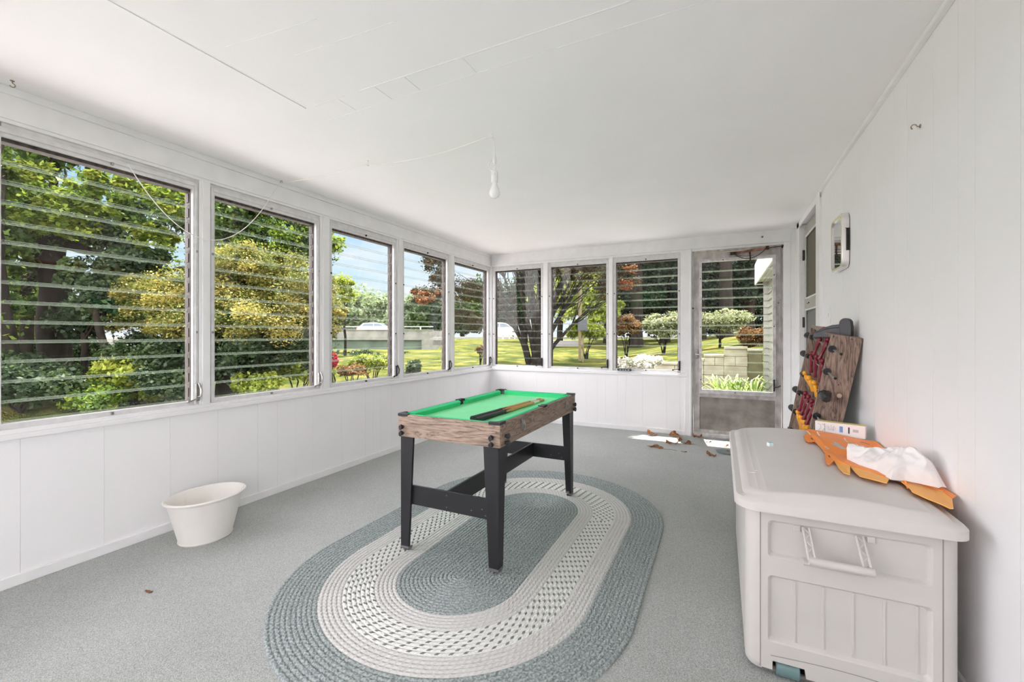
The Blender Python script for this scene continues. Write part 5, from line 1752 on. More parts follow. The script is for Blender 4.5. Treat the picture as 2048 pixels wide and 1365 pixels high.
DENS, FINE = 2.5, .64
def foliage(name, blobs, n, size, m_, parent, seed, up=.5, clumps=14, csize=.33, aspect=1.5, droop=0.0):
    """thousands of small leaves gathered in clumps on the shells of the given blobs (x,y,z,rx,ry,rz,weight)"""
    n = int(n * DENS); size = size * FINE
    rg = np.random.default_rng(seed)
    B = np.array([b[:6] for b in blobs], float); W = np.array([b[6] if len(b) > 6 else b[3] * b[5] for b in blobs]); W = W / W.sum()
    nc = clumps * len(blobs)
    bi = rg.choice(len(B), nc, p=W)
    d = rg.normal(size=(nc, 3)); d /= np.linalg.norm(d, axis=1)[:, None]
    rr = rg.random(nc) ** .42
    C = B[bi, :3] + d * rr[:, None] * B[bi, 3:6]
    cs = csize * (B[bi, 3] + B[bi, 5]) / 2 * (.6 + .8 * rg.random(nc))
    ci = rg.integers(0, nc, n)
    off = rg.normal(size=(n, 3)) * np.array([1, 1, .55])
    off = off / (1e-6 + np.linalg.norm(off, axis=1))[:, None] * (rg.random(n) ** .5)[:, None]
    P = C[ci] + off * cs[ci][:, None]
    sc = rg.random(n) < .10                              # some of the leaves stray between the clumps
    dd = rg.normal(size=(n, 3)); dd /= np.linalg.norm(dd, axis=1)[:, None]
    P[sc] = (B[bi[ci], :3] + dd * (rg.random(n) ** .4)[:, None] * B[bi[ci], 3:6] * 1.08)[sc]
    out = d[ci]
    nrm = rg.normal(size=(n, 3)) * .8 + np.array([0, 0, up * 1.6]) + out * .4
    nrm /= np.linalg.norm(nrm, axis=1)[:, None]
    t = np.cross(nrm, rg.normal(size=(n, 3))); t /= np.linalg.norm(t, axis=1)[:, None]
    t[:, 2] -= droop; 
    b = np.cross(nrm, t)
    s = size * (.55 + .9 * rg.random(n))
    a_ = (s * aspect / 2)[:, None]; w_ = (s / 2)[:, None]
    V = np.stack([P - t * a_, P + b * w_ - nrm * w_ * .25, P + t * a_, P - b * w_ - nrm * w_ * .25], 1)
    V = V.reshape(-1, 3)
    F_ = np.arange(4 * n, dtype=np.int32)
    cv = rg.random(nc)
    var = np.clip(.45 * rg.random(n) + .6 * cv[ci] - .03, 0, 1)
    me = bpy.data.meshes.new(name)
    inv = WM[parent].inverted() if parent is not None else Matrix.Identity(4)
    T = np.array(inv.translation)
    me.vertices.add(4 * n); me.vertices.foreach_set('co', (V + T).ravel())
    me.loops.add(4 * n); me.loops.foreach_set('vertex_index', F_)
    me.polygons.add(n); me.polygons.foreach_set('loop_start', np.arange(0, 4 * n, 4, dtype=np.int32))
    me.update(calc_edges=True)
    at_ = me.attributes.new('var', 'FLOAT', 'POINT')
    at_.data.foreach_set('value', np.repeat(var, 4).astype(np.float32))
    me.materials.append(m_)
    o = bpy.data.objects.new(name, me); COL.objects.link(o)
    if parent is not None:
        o.parent = parent; WM[o] = WM[parent]
    return o

def curve_pts(a, b, sag, rnd, k=7, wob=.06):
    a = Vector(a); b = Vector(b); L_ = (b - a).length
    pts = []
    for i in range(k + 1):
        t = i / k
        p = a.lerp(b, t) + Vector((0, 0, -sag * 4 * t * (1 - t)))
        if 0 < i < k: p += Vector((rnd.uniform(-1, 1), rnd.uniform(-1, 1), rnd.uniform(-.5, .5))) * wob * L_ * .5
        pts.append(p)
    return pts

def tree(label, px, D, trunk_r, fork_z, blobs, leaf, n, size, seed, group=None, lean=0.0, bark='bark', cat='tree',
         name='tree', up=.5, clumps=14, csize=.33, top=None, branches=True, aspect=1.5, tr_top=.5):
    """blobs: (px, y_pixel, depth, half-width in px, half-height in px, weight)"""
    x, y = at(px, D)
    g = gh(x, y)
    r = empty(name, (x, y, g), label=label, cat=cat, group=group)
    rnd = random.Random(seed)
    bl = []
    for b in blobs:
        p = at(b[0], b[2]); z = EYE + (672 - b[1]) / 873.0 * b[2]
        rx = b[3] / 873.0 * b[2]; rz = b[4] / 873.0 * b[2]
        bl.append((p[0], p[1], z, rx, rx * .9, rz, b[5] if len(b) > 5 else b[3] * b[4]))
    mb = MB()
    fz = max(fork_z, g + .15)
    fork = Vector((x + lean * RGT[0], y + lean * RGT[1], fz))
    mb.tube(curve_pts((x, y, g - .1), fork, 0, rnd, 5, .04), [trunk_r * 1.25, trunk_r * 1.05, trunk_r, trunk_r * .96, trunk_r * .93, trunk_r * .9], 12)
    if branches:
        for b in bl:
            q = Vector(b[:3])
            r0 = trunk_r * tr_top * rnd.uniform(.8, 1.1)
            st = fork - Vector((0, 0, rnd.uniform(0, .25) * (fork.z - g)))
            pts = curve_pts(st, q, (q - fork).length * .05, rnd, 7, .07)
            mb.tube(pts, [r0 * (1 - .85 * i / 7) for i in range(8)], 7)
            for k in range(5):
                i = rnd.randint(2, 6)
                e_ = q + Vector((rnd.uniform(-1, 1) * b[3], rnd.uniform(-1, 1) * b[4], rnd.uniform(-.5, 1) * b[5])) * .8
                r1 = r0 * (1 - .85 * i / 7) * .55
                mb.tube(curve_pts(pts[i], e_, 0, rnd, 5, .10), [r1 * (1 - .8 * j / 5) for j in range(6)], 5)
    mb.build('trunk', M[bark], r, smooth=True, weld=False)
    foliage('foliage', bl, n, size, M[leaf], r, seed, up=up, clumps=clumps, csize=csize, aspect=aspect)
    return r

def shrub(label, px, ypx, D, wpx, hpx, leaf, n, size, seed, group=None, name='shrub', cat='shrub', up=.5, lobes=5, csize=.42, aspect=1.5):
    x, y = at(px, D); g = gh(x, y)
    rnd = random.Random(seed)
    r = empty(name, (x, y, g), label=label, cat=cat, group=group)
    z = EYE + (672 - ypx) / 873.0 * D; rx = wpx / 873.0 * D; rz = hpx / 873.0 * D
    bl = []
    for k in range(lobes):
        a = 2 * PI * k / lobes + rnd.random()
        bl.append((x + math.cos(a) * rx * .5, y + math.sin(a) * rx * .4, z + rnd.uniform(-.35, .3) * rz, rx * .55, rx * .5, rz * .62))
    mb = MB()
    for k in range(6):
        b = bl[k % lobes]
        mb.tube(curve_pts((x + rnd.uniform(-.1, .1) * rx, y, min(g - .02, z - rz)), b[:3], 0, rnd, 4, .08), [.022, .018, .014, .009, .005], 5)
    mb.build('stems', M['bark'], r, weld=False)
    foliage('foliage', bl, n, size, M[leaf], r, seed, up=up, clumps=16, csize=csize, aspect=aspect)
    return r

# --- trees outside the left windows
tree('large maple with the thickest dark trunk outside the nearest window', 110, 8.6, .24, 3.4,
     [(110, 315, 8.2, 70, 36), (240, 400, 8.4, 90, 50), (120, 450, 8.8, 110, 40), (20, 480, 8.3, 80, 80), (330, 330, 9.0, 80, 60), (40, 590, 9.2, 80, 50), (300, 520, 9.5, 60, 40), (-120, 400, 8.6, 120, 120)],
     'leaf_maple', 18000, .09, 21, clumps=26, csize=.19)
T1 = bpy.data.objects['tree']
foliage('sun_painted_spray', [(*at(a, d), EYE + (672 - b) / 873 * d, w / 873 * d, w / 873 * d, h / 873 * d) for a, b, d, w, h in
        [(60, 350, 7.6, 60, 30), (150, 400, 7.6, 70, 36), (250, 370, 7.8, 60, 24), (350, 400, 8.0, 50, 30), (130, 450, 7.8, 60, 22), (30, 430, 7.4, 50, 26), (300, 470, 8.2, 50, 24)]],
        4800, .09, M['leaf_sun_painted'], T1, 211, up=1.0, clumps=22, csize=.24)
tree('slim dark tree left of the thickest trunk outside the nearest window', 58, 9.6, .105, 4.2,
     [(-30, 260, 9.6, 120, 70), (60, 430, 9.8, 70, 60), (-60, 600, 9.4, 90, 90)], 'leaf_maple', 9000, .10, 22, clumps=14)
tree('dark tree at the far left edge of the nearest window', 2, 7.2, .15, 4.0,
     [(10, 230, 7.4, 90, 60), (-120, 420, 7, 120, 150), (-100, 650, 7, 110, 100)], 'leaf_maple', 8000, .10, 23, lean=-.1)
tree('thin forked tree right of the thickest trunk', 168, 8.0, .055, 1.2,
     [(200, 560, 8.2, 60, 50), (150, 640, 8.2, 50, 40), (230, 470, 8.6, 60, 40)], 'leaf_dark', 6000, .09, 24, clumps=10)
tree('leaning thin tree between the thickest trunk and the golden shrub', 232, 7.6, .06, 1.6,
     [(205, 610, 7.8, 60, 40), (260, 540, 8.2, 70, 50)], 'leaf_dark', 5500, .09, 25, lean=-.35, clumps=10)
tree('tall leafy tree behind the big maple outside the nearest window', 300, 15, .2, 3.5,
     [(330, 430, 15, 110, 60), (30, 560, 16, 110, 70), (450, 520, 15, 80, 80), (90, 420, 16, 120, 40), (340, 620, 15, 90, 30)], 'leaf_dark', 12000, .13, 26, clumps=20, csize=.19)
tree('tall tree rising behind the golden maple', 470, 13, .14, 4.2,
     [(470, 420, 13, 90, 55), (580, 430, 13.5, 60, 50), (400, 400, 13, 80, 60), (520, 500, 14, 110, 50), (630, 490, 14, 50, 50)], 'leaf_maple', 15000, .12, 27, clumps=18)
gold = tree('broad golden-green maple filling the second window', 455, 8.2, .19, .55,
     [(500, 545, 8.2, 110, 55), (590, 590, 8.0, 80, 60), (400, 590, 7.8, 110, 60), (310, 590, 7.9, 70, 45), (480, 640, 7.8, 150, 50), (640, 630, 8.2, 50, 50), (275, 645, 8.0, 60, 24), (390, 655, 7.8, 90, 30)],
     'leaf_gold', 80000, .044, 28, name='tree', clumps=50, csize=.24, up=.9, tr_top=.35)
x_, y_ = at(455, 8.2)
foliage('lower_foliage', [(*at(a, d), EYE + (672 - b) / 873 * d, w / 873 * d, w / 873 * d, h / 873 * d) for a, b, d, w, h in
        [(470, 700, 8.0, 140, 40), (360, 700, 7.8, 110, 36), (590, 700, 8.2, 80, 36), (420, 740, 8.0, 90, 26), (540, 735, 8.2, 70, 24)]],
        14000, .07, M['leaf_dark'], gold, 280, up=.8, clumps=24, csize=.32)
for i, (px, yp, D, w, h, lf, n, sz, lb) in enumerate([
        (20, 650, 10.5, 70, 60, 'leaf_bright', 5000, .09, 'sunny yellow-green undergrowth left of the thickest trunk'),
        (120, 700, 11, 80, 55, 'leaf_dark', 6000, .09, 'dark undergrowth behind the thickest trunk'),
        (265, 760, 7.4, 60, 60, 'leaf_bright', 6000, .07, 'yellow-green bush at the foot of the golden maple, nearest window'),
        (40, 760, 6.6, 110, 60, 'leaf_dark', 7000, .07, 'low dark bush along the bottom of the nearest window'),
        (350, 765, 7.0, 70, 45, 'leaf_dark', 5000, .07, 'dark low bush by the post between the first two windows'),
        (190, 790, 6.8, 60, 40, 'leaf_maple', 4000, .07, 'green bush low in the nearest window, below the thin trees'),
        (600, 735, 8.6, 70, 30, 'leaf_bright', 6000, .07, 'yellow-green bush at the bottom right of the second window'),
        (520, 770, 7.6, 50, 30, 'leaf_bright', 4000, .06, 'small bright bush at the bottom middle of the second window'),
        (700, 716, 19, 60, 12, 'leaf_dark', 5000, .09, 'dark low hedge under the bridge in the third window'),
        (815, 716, 20, 40, 10, 'leaf_dark', 3500, .09, 'dark low bushes by the bridge end in the fourth window'),
        (744, 722, 9.5, 42, 20, 'leaf_bright', 5000, .05, 'lace-leaf yellow-green shrub in the third window'),
        (663, 722, 8.6, 12, 20, 'leaf_red', 900, .05, 'crimson shrub at the left edge of the third window'),
        (703, 742, 9.2, 40, 12, 'leaf_rust', 1800, .045, 'tan tufted shrub on the lawn in the third window'),
        (825, 735, 8.6, 16, 24, 'leaf_dark', 1500, .05, 'dark low conifer shrub at the left edge of the fourth window')]):
    shrub(lb, px, yp, D, w, h, lf, n, sz, 60 + i)
# distant tree line
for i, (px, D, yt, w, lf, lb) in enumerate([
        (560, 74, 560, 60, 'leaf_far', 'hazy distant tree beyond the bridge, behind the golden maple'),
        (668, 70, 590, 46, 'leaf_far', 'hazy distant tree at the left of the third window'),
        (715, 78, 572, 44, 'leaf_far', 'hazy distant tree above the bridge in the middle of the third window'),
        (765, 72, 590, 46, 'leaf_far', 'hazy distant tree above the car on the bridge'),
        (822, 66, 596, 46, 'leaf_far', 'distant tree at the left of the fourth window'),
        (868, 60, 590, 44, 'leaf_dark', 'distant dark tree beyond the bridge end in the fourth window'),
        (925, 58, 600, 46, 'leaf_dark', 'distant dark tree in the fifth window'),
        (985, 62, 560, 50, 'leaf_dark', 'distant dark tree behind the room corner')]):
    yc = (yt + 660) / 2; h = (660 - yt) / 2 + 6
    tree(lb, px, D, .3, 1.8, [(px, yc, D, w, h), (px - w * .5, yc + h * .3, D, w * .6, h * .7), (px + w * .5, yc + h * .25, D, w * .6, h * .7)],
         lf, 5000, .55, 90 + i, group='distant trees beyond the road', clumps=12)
tree('slender young tree above the bridge at the left of the third window', 690, 18, .05, 2.4,
     [(685, 565, 18, 22, 20), (700, 590, 18, 18, 16)], 'leaf_bright', 1500, .10, 105, clumps=8)

# --- Japanese maple outside the corner
def multi_maple():
    px, D = 1074, 10.6
    x, y = at(px, D); g = gh(x, y)
    r = empty('tree', (x, y, g), label='dark many-stemmed spreading maple outside the room corner', cat='tree')
    rnd = random.Random(7)
    mb = MB()
    mb.tube([(x, y, g - .1), (x - .03, y, g + .25), (x - .06, y, g + .5)], [.24, .20, .22], 12)
    ends = []
    for k, (ex_, ey_) in enumerate([(985, 500), (1005, 600), (1018, 520), (1040, 490), (1062, 505), (1085, 490), (1105, 520), (1125, 490), (1150, 530), (1180, 560), (1215, 600), (1160, 480), (1200, 520), (960, 560), (1030, 440), (1100, 440)]):
        De = D + rnd.uniform(-1.4, 1.2)
        p = at(ex_, De); z = EYE + (672 - ey_) / 873 * De
        st = Vector((x - .04 + rnd.uniform(-.12, .12), y + rnd.uniform(-.1, .1), g + rnd.uniform(.30, .55)))
        mid = st.lerp(Vector((p[0], p[1], z)), .45) + Vector((0, 0, .25))
        L1 = [st, st.lerp(mid, .5) + Vector((0, 0, .08)), mid, mid.lerp(Vector((p[0], p[1], z)), .5) + Vector((rnd.uniform(-.1, .1), 0, .06)), Vector((p[0], p[1], z))]
        r0 = rnd.uniform(.05, .085)
        mb.tube(L1, [r0, r0 * .85, r0 * .65, r0 * .42, r0 * .15], 8)
        for q in range(9):
            a = L1[rnd.choice((2, 2, 3, 3))]; f = rnd.uniform(.1, .9)
            b = L1[3].lerp(L1[4], f)
            e_ = b + Vector((rnd.uniform(-.7, .7), rnd.uniform(-.5, .5), rnd.uniform(.0, .7)))
            mb.tube(curve_pts(a, e_, 0, rnd, 4, .12), [r0 * .32, r0 * .25, r0 * .2, r0 * .12, .004], 5)
        ends.append((p[0], p[1], z, .55, .5, .35))
    mb.tube(curve_pts((x, y, g + .5), (-2.2, 6.9, 4.7), -.3, rnd, 7, .04), [.09, .08, .07, .06, .05, .04, .03, .02], 8)
    mb.build('trunk', M['bark_maple'], r, smooth=True, weld=False)
    def bl(L):
        return [(*at(a, d), EYE + (672 - b) / 873 * d, w / 873 * d, w / 873 * d, h / 873 * d) for a, b, d, w, h in L]
    foliage('foliage', bl([(1150, 540, 10, 60, 22), (1210, 560, 9.6, 50, 35), (1245, 545, 9.2, 32, 30), (1180, 500, 9.8, 90, 25), (1090, 500, 10, 70, 18), (1020, 505, 10.5, 60, 18)]), 11000, .05, M['leaf_jmaple'], r, 31, up=1.2, clumps=24, csize=.32)
    foliage('high_foliage', bl([(1120, 420, 11.5, 130, 46), (1010, 415, 11.5, 110, 46), (1200, 425, 12.5, 110, 44), (1060, 425, 13.5, 120, 40), (1150, 435, 14.5, 120, 38), (1080, 440, 16, 100, 34), (1180, 445, 17, 90, 32), (930, 400, 11, 80, 44)]), 34000, .075, M['leaf_jmaple'], r, 34, up=1.2, clumps=30, csize=.36)  # canopy above the window view, added to shade the lawn
    foliage('overhanging_foliage', [(-2.6, 6.6, 4.8, .8, .6, .4), (-1.95, 6.5, 4.6, .7, .6, .4), (-1.5, 6.6, 4.9, .5, .6, .4), (-3.2, 6.9, 4.9, .8, .7, .4), (-2.2, 7.3, 5.2, .9, .6, .5)], 16000, .075, M['leaf_jmaple'], r, 35, up=1.2, clumps=26, csize=.4)  # out of view; added to keep sun off the back windows
    foliage('lower_foliage', bl([(845, 592, 9.4, 24, 22), (880, 560, 10, 24, 40), (935, 585, 10.4, 40, 26), (930, 640, 10.6, 40, 22), (870, 525, 10, 30, 22), (985, 590, 10.8, 24, 30)]), 8500, .05, M['leaf_jmaple'], r, 32, up=1.0, clumps=22, csize=.34)
    foliage('orange_foliage', bl([(848, 596, 9.2, 22, 12), (1252, 570, 9.0, 16, 10), (1262, 538, 9.0, 16, 7), (830, 585, 9.3, 10, 8), (880, 585, 9.2, 12, 8)]), 1300, .05, M['leaf_orange'], r, 33, up=1.2, clumps=16, csize=.3)
multi_maple()
# background greenery right of the maple
for i, (px, D, tr, bl_, lf, n, sz, lb) in enumerate([
        (1120, 26, .16, [(1110, 600, 26, 50, 45), (1150, 560, 26, 60, 50), (1190, 610, 25, 50, 50)], 'leaf_bright', 9000, .2, 'yellow-green tree behind the pole in the middle back window'),
        (1050, 34, .2, [(1030, 600, 34, 40, 40), (1075, 580, 34, 50, 50)], 'leaf_dark', 6000, .28, 'green tree far behind the spreading maple'),
        (1215, 30, .25, [(1215, 540, 30, 60, 90), (1240, 610, 30, 50, 60)], 'leaf_forest', 8000, .26, 'dark tree behind the post between the right-hand back windows'),
        (1272, 24, .33, [(1275, 470, 24, 70, 70), (1290, 560, 26, 40, 60)], 'leaf_forest', 8000, .2, 'dark straight-trunked tree at the left of the window beside the door'),
        (1330, 27, .28, [(1330, 480, 27, 90, 90), (1340, 590, 28, 60, 60)], 'leaf_forest', 9000, .22, 'dark forest tree in the middle of the window beside the door'),
        (1400, 25, .30, [(1400, 500, 25, 80, 90), (1390, 600, 27, 60, 50)], 'leaf_forest', 9000, .2, 'dark forest tree behind the door frame'),
        (1450, 23, .34, [(1455, 490, 25, 60, 60), (1440, 600, 27, 60, 50)], 'leaf_forest', 9000, .2, 'dark forest tree seen through the upper door glass'),
        (1500, 26, .30, [(1500, 500, 26, 70, 90), (1520, 610, 27, 50, 50)], 'leaf_forest', 9000, .2, 'dark forest tree beside the house gable'),
        (1370, 36, .3, [(1290, 560, 36, 120, 110), (1420, 560, 36, 120, 110), (1540, 560, 36, 90, 110)], 'leaf_forest', 22000, .36, 'dense dark woods closing the view behind the forest trees')]):
    tree(lb, px, D, tr, 5.5, bl_, lf, n, sz, 130 + i, clumps=18)
for i, (px, yp, D, w, h, lf, n, sz, lb) in enumerate([
        (1172, 662, 17, 38, 22, 'leaf_bright', 5000, .09, 'bright yellow-green shrub beside the pole'),
        (1252, 652, 14, 26, 26, 'leaf_rust', 4500, .06, 'brownish shrub at the left of the window beside the door'),
        (1325, 648, 13.5, 38, 30, 'leaf_pale', 8000, .055, 'pale leafy shrub in the window beside the door'),
        (1385, 660, 14, 26, 18, 'leaf_dark', 2500, .06, 'dark shrub hidden partly by the door frame'),
        (1505, 668, 11.2, 26, 27, 'leaf_rust', 7000, .045, 'rounded russet shrub above the block wall by the house'),
        (1275, 726, 8.6, 46, 17, 'leaf_flower', 7000, .045, 'white-flowering groundcover shrub at the bottom of the window beside the door'),
        (960, 700, 13, 10, 10, 'leaf_rust', 600, .05, 'small reddish plant on the lawn in the fifth window')]):
    shrub(lb, px, yp, D, w, h, lf, n, sz, 160 + i)
tree('pale spreading shrub-like tree seen through the door glass', 1440, 13, .04, 1.05, [(1440, 638, 13, 46, 16), (1420, 645, 13, 22, 14), (1480, 636, 13, 26, 14), (1455, 655, 13, 26, 10)], 'leaf_pale', 8000, .055, 171, clumps=18)
# strap-leaved plant before the wall
def hosta():
    x, y = at(1472, 7.6); g = gh(x, y)
    rg = random.Random(3); mb = MB()
    for k in range(170):
        a = rg.uniform(0, 2 * PI); L_ = rg.uniform(.45, .85); hgt = rg.uniform(.25, .65)
        x0 = x + rg.uniform(-.30, .30); y0 = y + rg.uniform(-.2, .2)
        w = rg.uniform(.012, .022)
        dx, dy = math.cos(a), math.sin(a)
        pts = []
        for i in range(6):
            t = i / 5
            pts.append((x0 + dx * L_ * .7 * t, y0 + dy * L_ * .7 * t, g + hgt * math.sin(PI * .62 * t) * 1.0 + .02))
        vs = []
        for i, p in enumerate(pts):
            ww = w * (1 - (i / 5) ** 2) + .001
            vs += [(p[0] - dy * ww, p[1] + dx * ww, p[2]), (p[0] + dy * ww, p[1] - dx * ww, p[2])]
        mb.raw(vs, [(2 * i, 2 * i + 1, 2 * i + 3, 2 * i + 2) for i in range(5)])
    mb.build('daylily', mat('strap_leaf_green', rgb(150, 172, 84), .6, col2=rgb(110, 138, 62), vscale=5), label='clump of arching strap-leaved plants in front of the block wall', cat='plant', weld=False)
hosta()

# --- retaining wall blocks
for i, (x0, x1, zt, lb) in enumerate([(-1.26, -.80, .60, 'lowest step of the cream block retaining wall, in the window beside the door'),
                                      (-.80, -.31, .69, 'second step of the block retaining wall, behind the door frame'),
                                      (-.31, .05, .78, 'third step of the block retaining wall, left in the door glass'),
                                      (.05, .46, .936, 'tallest section of the block retaining wall in the door glass')]):
    r = empty('retaining_wall', ((x0 + x1) / 2, 9.6, -.2), label=lb, cat='garden wall', group='stepped block retaining wall')
    mb = MB()
    z = -.2; k = 0
    while z < zt - .05:
        zz = min(z + .19, zt - .045)
        off = .0 if k % 2 else .2
        xs_ = sorted(set([x0, x1] + [x0 + off + .4 * j for j in range(0, 3) if x0 < x0 + off + .4 * j < x1]))
        for a, b in zip(xs_[:-1], xs_[1:]): mb.box(a + .003, b - .003, 9.50, 9.74, z + .003, zz - .003)
        z += .19; k += 1
    mb.build('blocks', M['blocks'], r, bevel=.008)
    mb = MB(); mb.box(x0, x1, 9.47, 9.76, zt - .045, zt); mb.build('cap', M['blocks'], r, bevel=.006)
r = empty('wall_pier', (.58, 9.55, -.2), label='tan block pier where the retaining wall meets the house', cat='garden wall')
mb = MB(); mb.box(.47, .69, 9.30, 9.62, -.2, .86); mb.build('shaft', M['blocks_dark'], r, bevel=.006)
mb = MB(); mb.box(.45, .71, 9.28, 9.64, .86, .90); mb.build('cap', M['blocks'], r, bevel=.006)

# --- house wing
hw = empty('house_wing', (1.6, 9.4, -.2), label='cream sided wing of the house with a low eave, seen through the door glass', cat='house')
mb = MB()
for k in range(24):
    z = -.2 + k * .125
    mb.raw([(.705, 9.30, z), (3.6, 9.30, z), (.705, 9.275, z), (3.6, 9.275, z), (.705, 9.30, z + .125), (3.6, 9.30, z + .125)],
           [(0, 1, 3, 2), (2, 3, 5, 4)])
mb.prism([(.705, 9.31), (1.12, 13), (3.6, 13), (3.6, 9.31)], lambda u, v, t: (u, v, t), -.2, 2.8)
mb.build('siding', M['siding'], hw)
mb = MB()
for k in range(20):
    z = -.2 + k * .125
    mb.raw([(.80, 5.7, z), (.80, 9.3, z), (.775, 5.7, z), (.775, 9.3, z), (.80, 5.7, z + .125), (.80, 9.3, z + .125)], [(0, 1, 3, 2), (2, 3, 5, 4)])
mb.box(.81, .95, 5.62, 9.3, -.2, 2.8)
mb.build('side_siding', M['siding'], hw)
mb = MB()
mb.box(.765, .80, 8.30, 8.42, .7, 2.0); mb.box(.765, .80, 7.3, 7.42, .7, 2.0); mb.box(.765, .80, 7.3, 8.42, 1.9, 2.02); mb.box(.765, .80, 7.3, 8.42, .62, .72)
wf = mb.build('window_trim', M['siding_trim'], hw)
mb = MB(); mb.box(.785, .80, 7.42, 8.30, .72, 1.9); mb.build('pane', M['car_glass'], wf)
mb = MB()
for k in range(7):
    mb.box(.60 + k * .055, .648 + k * .055, 5.6, 9.62, 2.150, 2.160)
mb.box(.60, 1.0, 5.6, 9.62, 2.160, 2.20)
mb.build('soffit', M['siding'], hw)
mb = MB()
mb.box(.585, .603, 5.6, 9.64, 2.13, 2.52); mb.box(.585, 3.6, 9.62, 9.64, 2.13, 2.52)
mb.build('fascia', mat('white_fascia', rgb(236, 236, 228), .5), hw)
mb = MB(); mb.box(.60, 3.6, 9.3, 9.62, 2.15, 2.2); mb.build('end_soffit', M['siding'], hw)

# --- pole
pl_ = empty('sign_post', (*at(1160, 16.5), gh(*at(1160, 16.5))), label='wooden post with a grey plate on the lawn edge in the middle back window', cat='post')
x, y = at(1160, 16.5); g = gh(x, y)
mb = MB(); mb.tube([(x, y, g - .1), (x, y, 3.0)], .06, 10); mb.build('pole', M['pole'], pl_, smooth=True)
mb = MB()
mb.prism([(-.30, -.0), (.06, -.0), (.06, .42), (-.30, .42)], lambda u, v, t: (x + RGT[0] * (u + .2) + FWD[0] * (t - .12), y + RGT[1] * (u + .2) + FWD[1] * (t - .12), 1.35 + v), 0, .03)
mb.build('plate', M['sign'], pl_)
p2_ = at(1166, 15.8); mb = MB(); mb.tube([(p2_[0], p2_[1], gh(*p2_) - .1), (p2_[0], p2_[1], 1.15)], .025, 8)
mb.build('stake', M['pole'], label='short thin stake in front of the wooden post', cat='stake')

# --- bridge, road, guard rail and two cars
def strip(mb, la0, la1, f0, f1, z0, z1):
    vs = []
    for l in (la0, la1):
        for f_ in (f0, f1):
            for z in (z0, z1):
                p = FWD * f_ + RGT * l; vs.append((p[0], p[1], z))
    mb.raw(vs, [(0, 1, 3, 2), (4, 6, 7, 5), (0, 4, 5, 1), (2, 3, 7, 6), (0, 2, 6, 4), (1, 5, 7, 3)])
def la(px, D): return (px - 1024) / 873.0 * D
br = empty('bridge', (*(FWD * 46 + RGT * -20), 0), label='low road bridge with a concrete parapet and green beam', cat='bridge')
L0, L1 = la(380, 46), la(866, 46)
mb = MB(); strip(mb, L0, L1, 46, 54, .70, 1.02); mb.build('deck', M['concrete'], br)
mb = MB(); strip(mb, L0, L1, 46, 46.25, 1.02, 1.72); strip(mb, L0, L1, 45.9, 46.35, 1.72, 1.80); mb.build('near_parapet', M['concrete'], br)
mb = MB(); strip(mb, L0, L1, 53.8, 54, 1.02, 1.75); mb.build('far_parapet', M['concrete'], br)
mb = MB(); strip(mb, L0, L1, 46.1, 46.18, 2.08, 2.16)
l = L0
while l < L1: strip(mb, l, l + .12, 46.1, 46.2, 1.80, 2.12); l += 2.2
mb.build('handrail', M['rail_metal'], br)
mb = MB(); strip(mb, L0, L1, 46.3, 46.7, -.75, .70); mb.build('beam', M['beam'], br)
mb = MB(); strip(mb, L1 - 1.2, L1 + 1.5, 46, 54, -3.5, .70); mb.build('abutment', M['concrete'], br)
mb = MB(); strip(mb, L1, la(2600, 48), 46, 56, .2, 1.03); mb.build('road', M['asphalt'], kind='structure')
mb = MB(); strip(mb, -90, L0, 46, 56, .2, 1.03); mb.build('road_far', M['asphalt'], kind='structure')
mb = MB(); strip(mb, la(1090, 27), la(1160, 27), 25.6, 29, .2, .86); mb.build('road_drive', M['asphalt'], kind='structure')
gr = empty('guard_rail', (*(FWD * 44 + RGT * 0), .9), label='white guard rail along the near edge of the road by the room corner', cat='guard rail')
mb = MB(); strip(mb, la(985, 44), la(1028, 44), 44, 44.08, 1.18, 1.50); 
p0 = FWD * 44 + RGT * la(1028, 44); p1 = FWD * 42 + RGT * la(1048, 42)
mb.raw([(p0[0], p0[1], 1.18), (p1[0], p1[1], .55), (p1[0], p1[1], .85), (p0[0], p0[1], 1.50)], [(0, 1, 2, 3)])
mb.build('rail', M['rail_metal'], gr)
for px in (990, 1004, 1017, 1028):
    mb = MB(); strip(mb, la(px, 44), la(px, 44) + .18, 44.1, 44.25, .3, 1.3); mb.build('post', M['rail_metal'], gr)

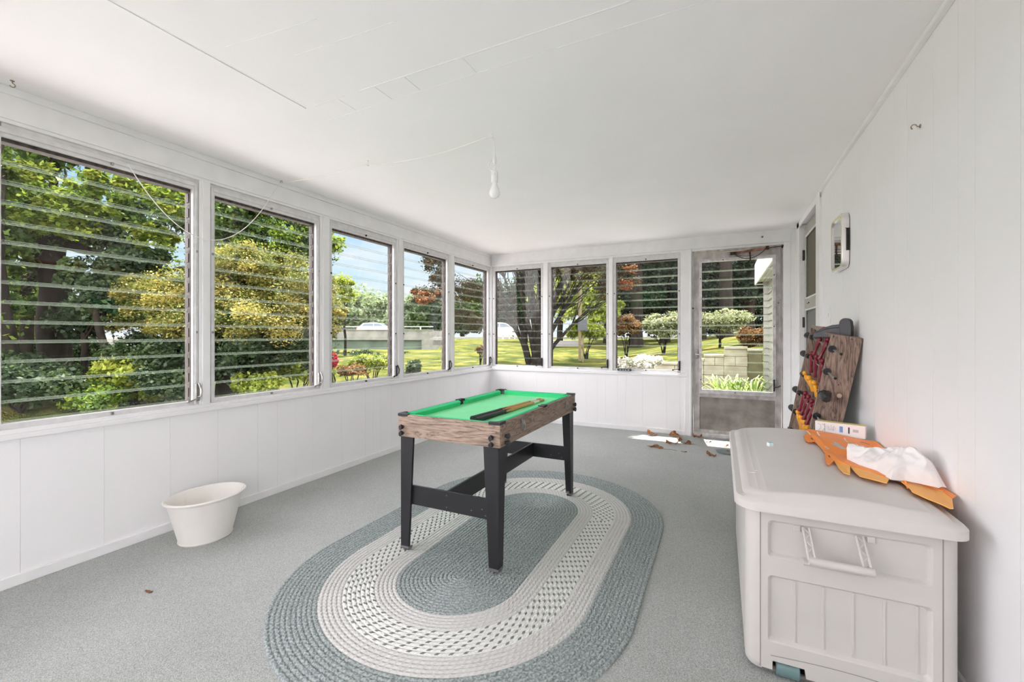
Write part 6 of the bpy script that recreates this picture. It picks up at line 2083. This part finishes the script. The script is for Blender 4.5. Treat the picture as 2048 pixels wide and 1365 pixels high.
def car(px, D, flip, label, road_z=1.03):
    c = FWD * D + RGT * la(px, D)
    r = empty('car', (c[0], c[1], road_z), label=label, cat='car')
    s_ = -1 if flip else 1
    def q(u, w, z):     # u along the road, w across
        p = c + RGT * (u * s_) + FWD * w
        return (p[0], p[1], road_z + z)
    def loft(secs):
        """secs: (u list outline in u,z) at widths"""
        mb = MB(); n = len(secs[0][1])
        vs = [q(u, w, z) for w, pl in secs for u, z in pl]
        fs = [(j * n + i, j * n + (i + 1) % n, (j + 1) * n + (i + 1) % n, (j + 1) * n + i) for j in range(len(secs) - 1) for i in range(n)]
        fs += [tuple(range(n))[::-1], tuple((len(secs) - 1) * n + i for i in range(n))]
        mb.raw(vs, fs); return mb
    low = [(-2.2, .35), (-2.3, .6), (-2.25, .95), (-1.2, 1.08), (2.1, 1.10), (2.25, .8), (2.25, .4)]
    low2 = [(u * .97, z * .99 + .003) for u, z in low]
    loft([(-.9, low2), (-.84, low), (.84, low), (.9, low2)]).build('body', M['car_paint'], r, smooth=True, bevel=.04)
    cab = [(-1.25, 1.06), (-.45, 1.58), (.2, 1.66), (1.5, 1.60), (2.1, 1.08)]
    cab2 = [(u * .95, 1.06 + (z - 1.06) * .96) for u, z in cab]
    loft([(-.76, cab2), (-.70, cab), (.70, cab), (.76, cab2)]).build('roof', M['car_paint'], r, smooth=True, bevel=.05)
    mb = MB()
    for w0 in (-.775, .765):
        mb.raw([q(-1.05, w0, 1.12), q(-.42, w0, 1.50), q(.25, w0, 1.54), q(.25, w0, 1.12)], [(0, 1, 2, 3)])
        mb.raw([q(.33, w0, 1.12), q(.33, w0, 1.54), q(1.35, w0, 1.50), q(1.75, w0, 1.14)], [(0, 1, 2, 3)])
    mb.build('side_glass', M['car_glass'], r)
    mb = MB(); mb.raw([q(-1.24, -.62, 1.10), q(-1.24, .62, 1.10), q(-.47, .55, 1.57), q(-.47, -.55, 1.57)], [(0, 1, 2, 3)]); mb.build('windscreen', M['car_glass'], r)
    for u in (-1.4, 1.35):
        for w in (-.86, .86):
            mb = MB()
            a = q(u, w - .11, .33); b = q(u, w + .11, .33); mb.tube([a, b], .33, 18)
            w_ = mb.build('wheel', M['tyre'], r, smooth=True)
            sd = -.125 if w < 0 else .125
            mb = MB(); mb.tube([q(u, w + sd * .85, .33), q(u, w + sd, .33)], .19, 14); mb.build('hub', M['steel'], w_)
    mb = MB(); strip_ = [(2.27, w, z) for w in (-.85, -.55) for z in (.85, 1.05)]
    mb.raw([q(*p) for p in strip_], [(0, 1, 3, 2)]); mb.build('tail_lamp', M['tail'], r)
car(756, 51, True, 'silver-white car crossing the bridge')
car(1004, 51, True, 'white sport utility vehicle on the road behind the spreading maple')
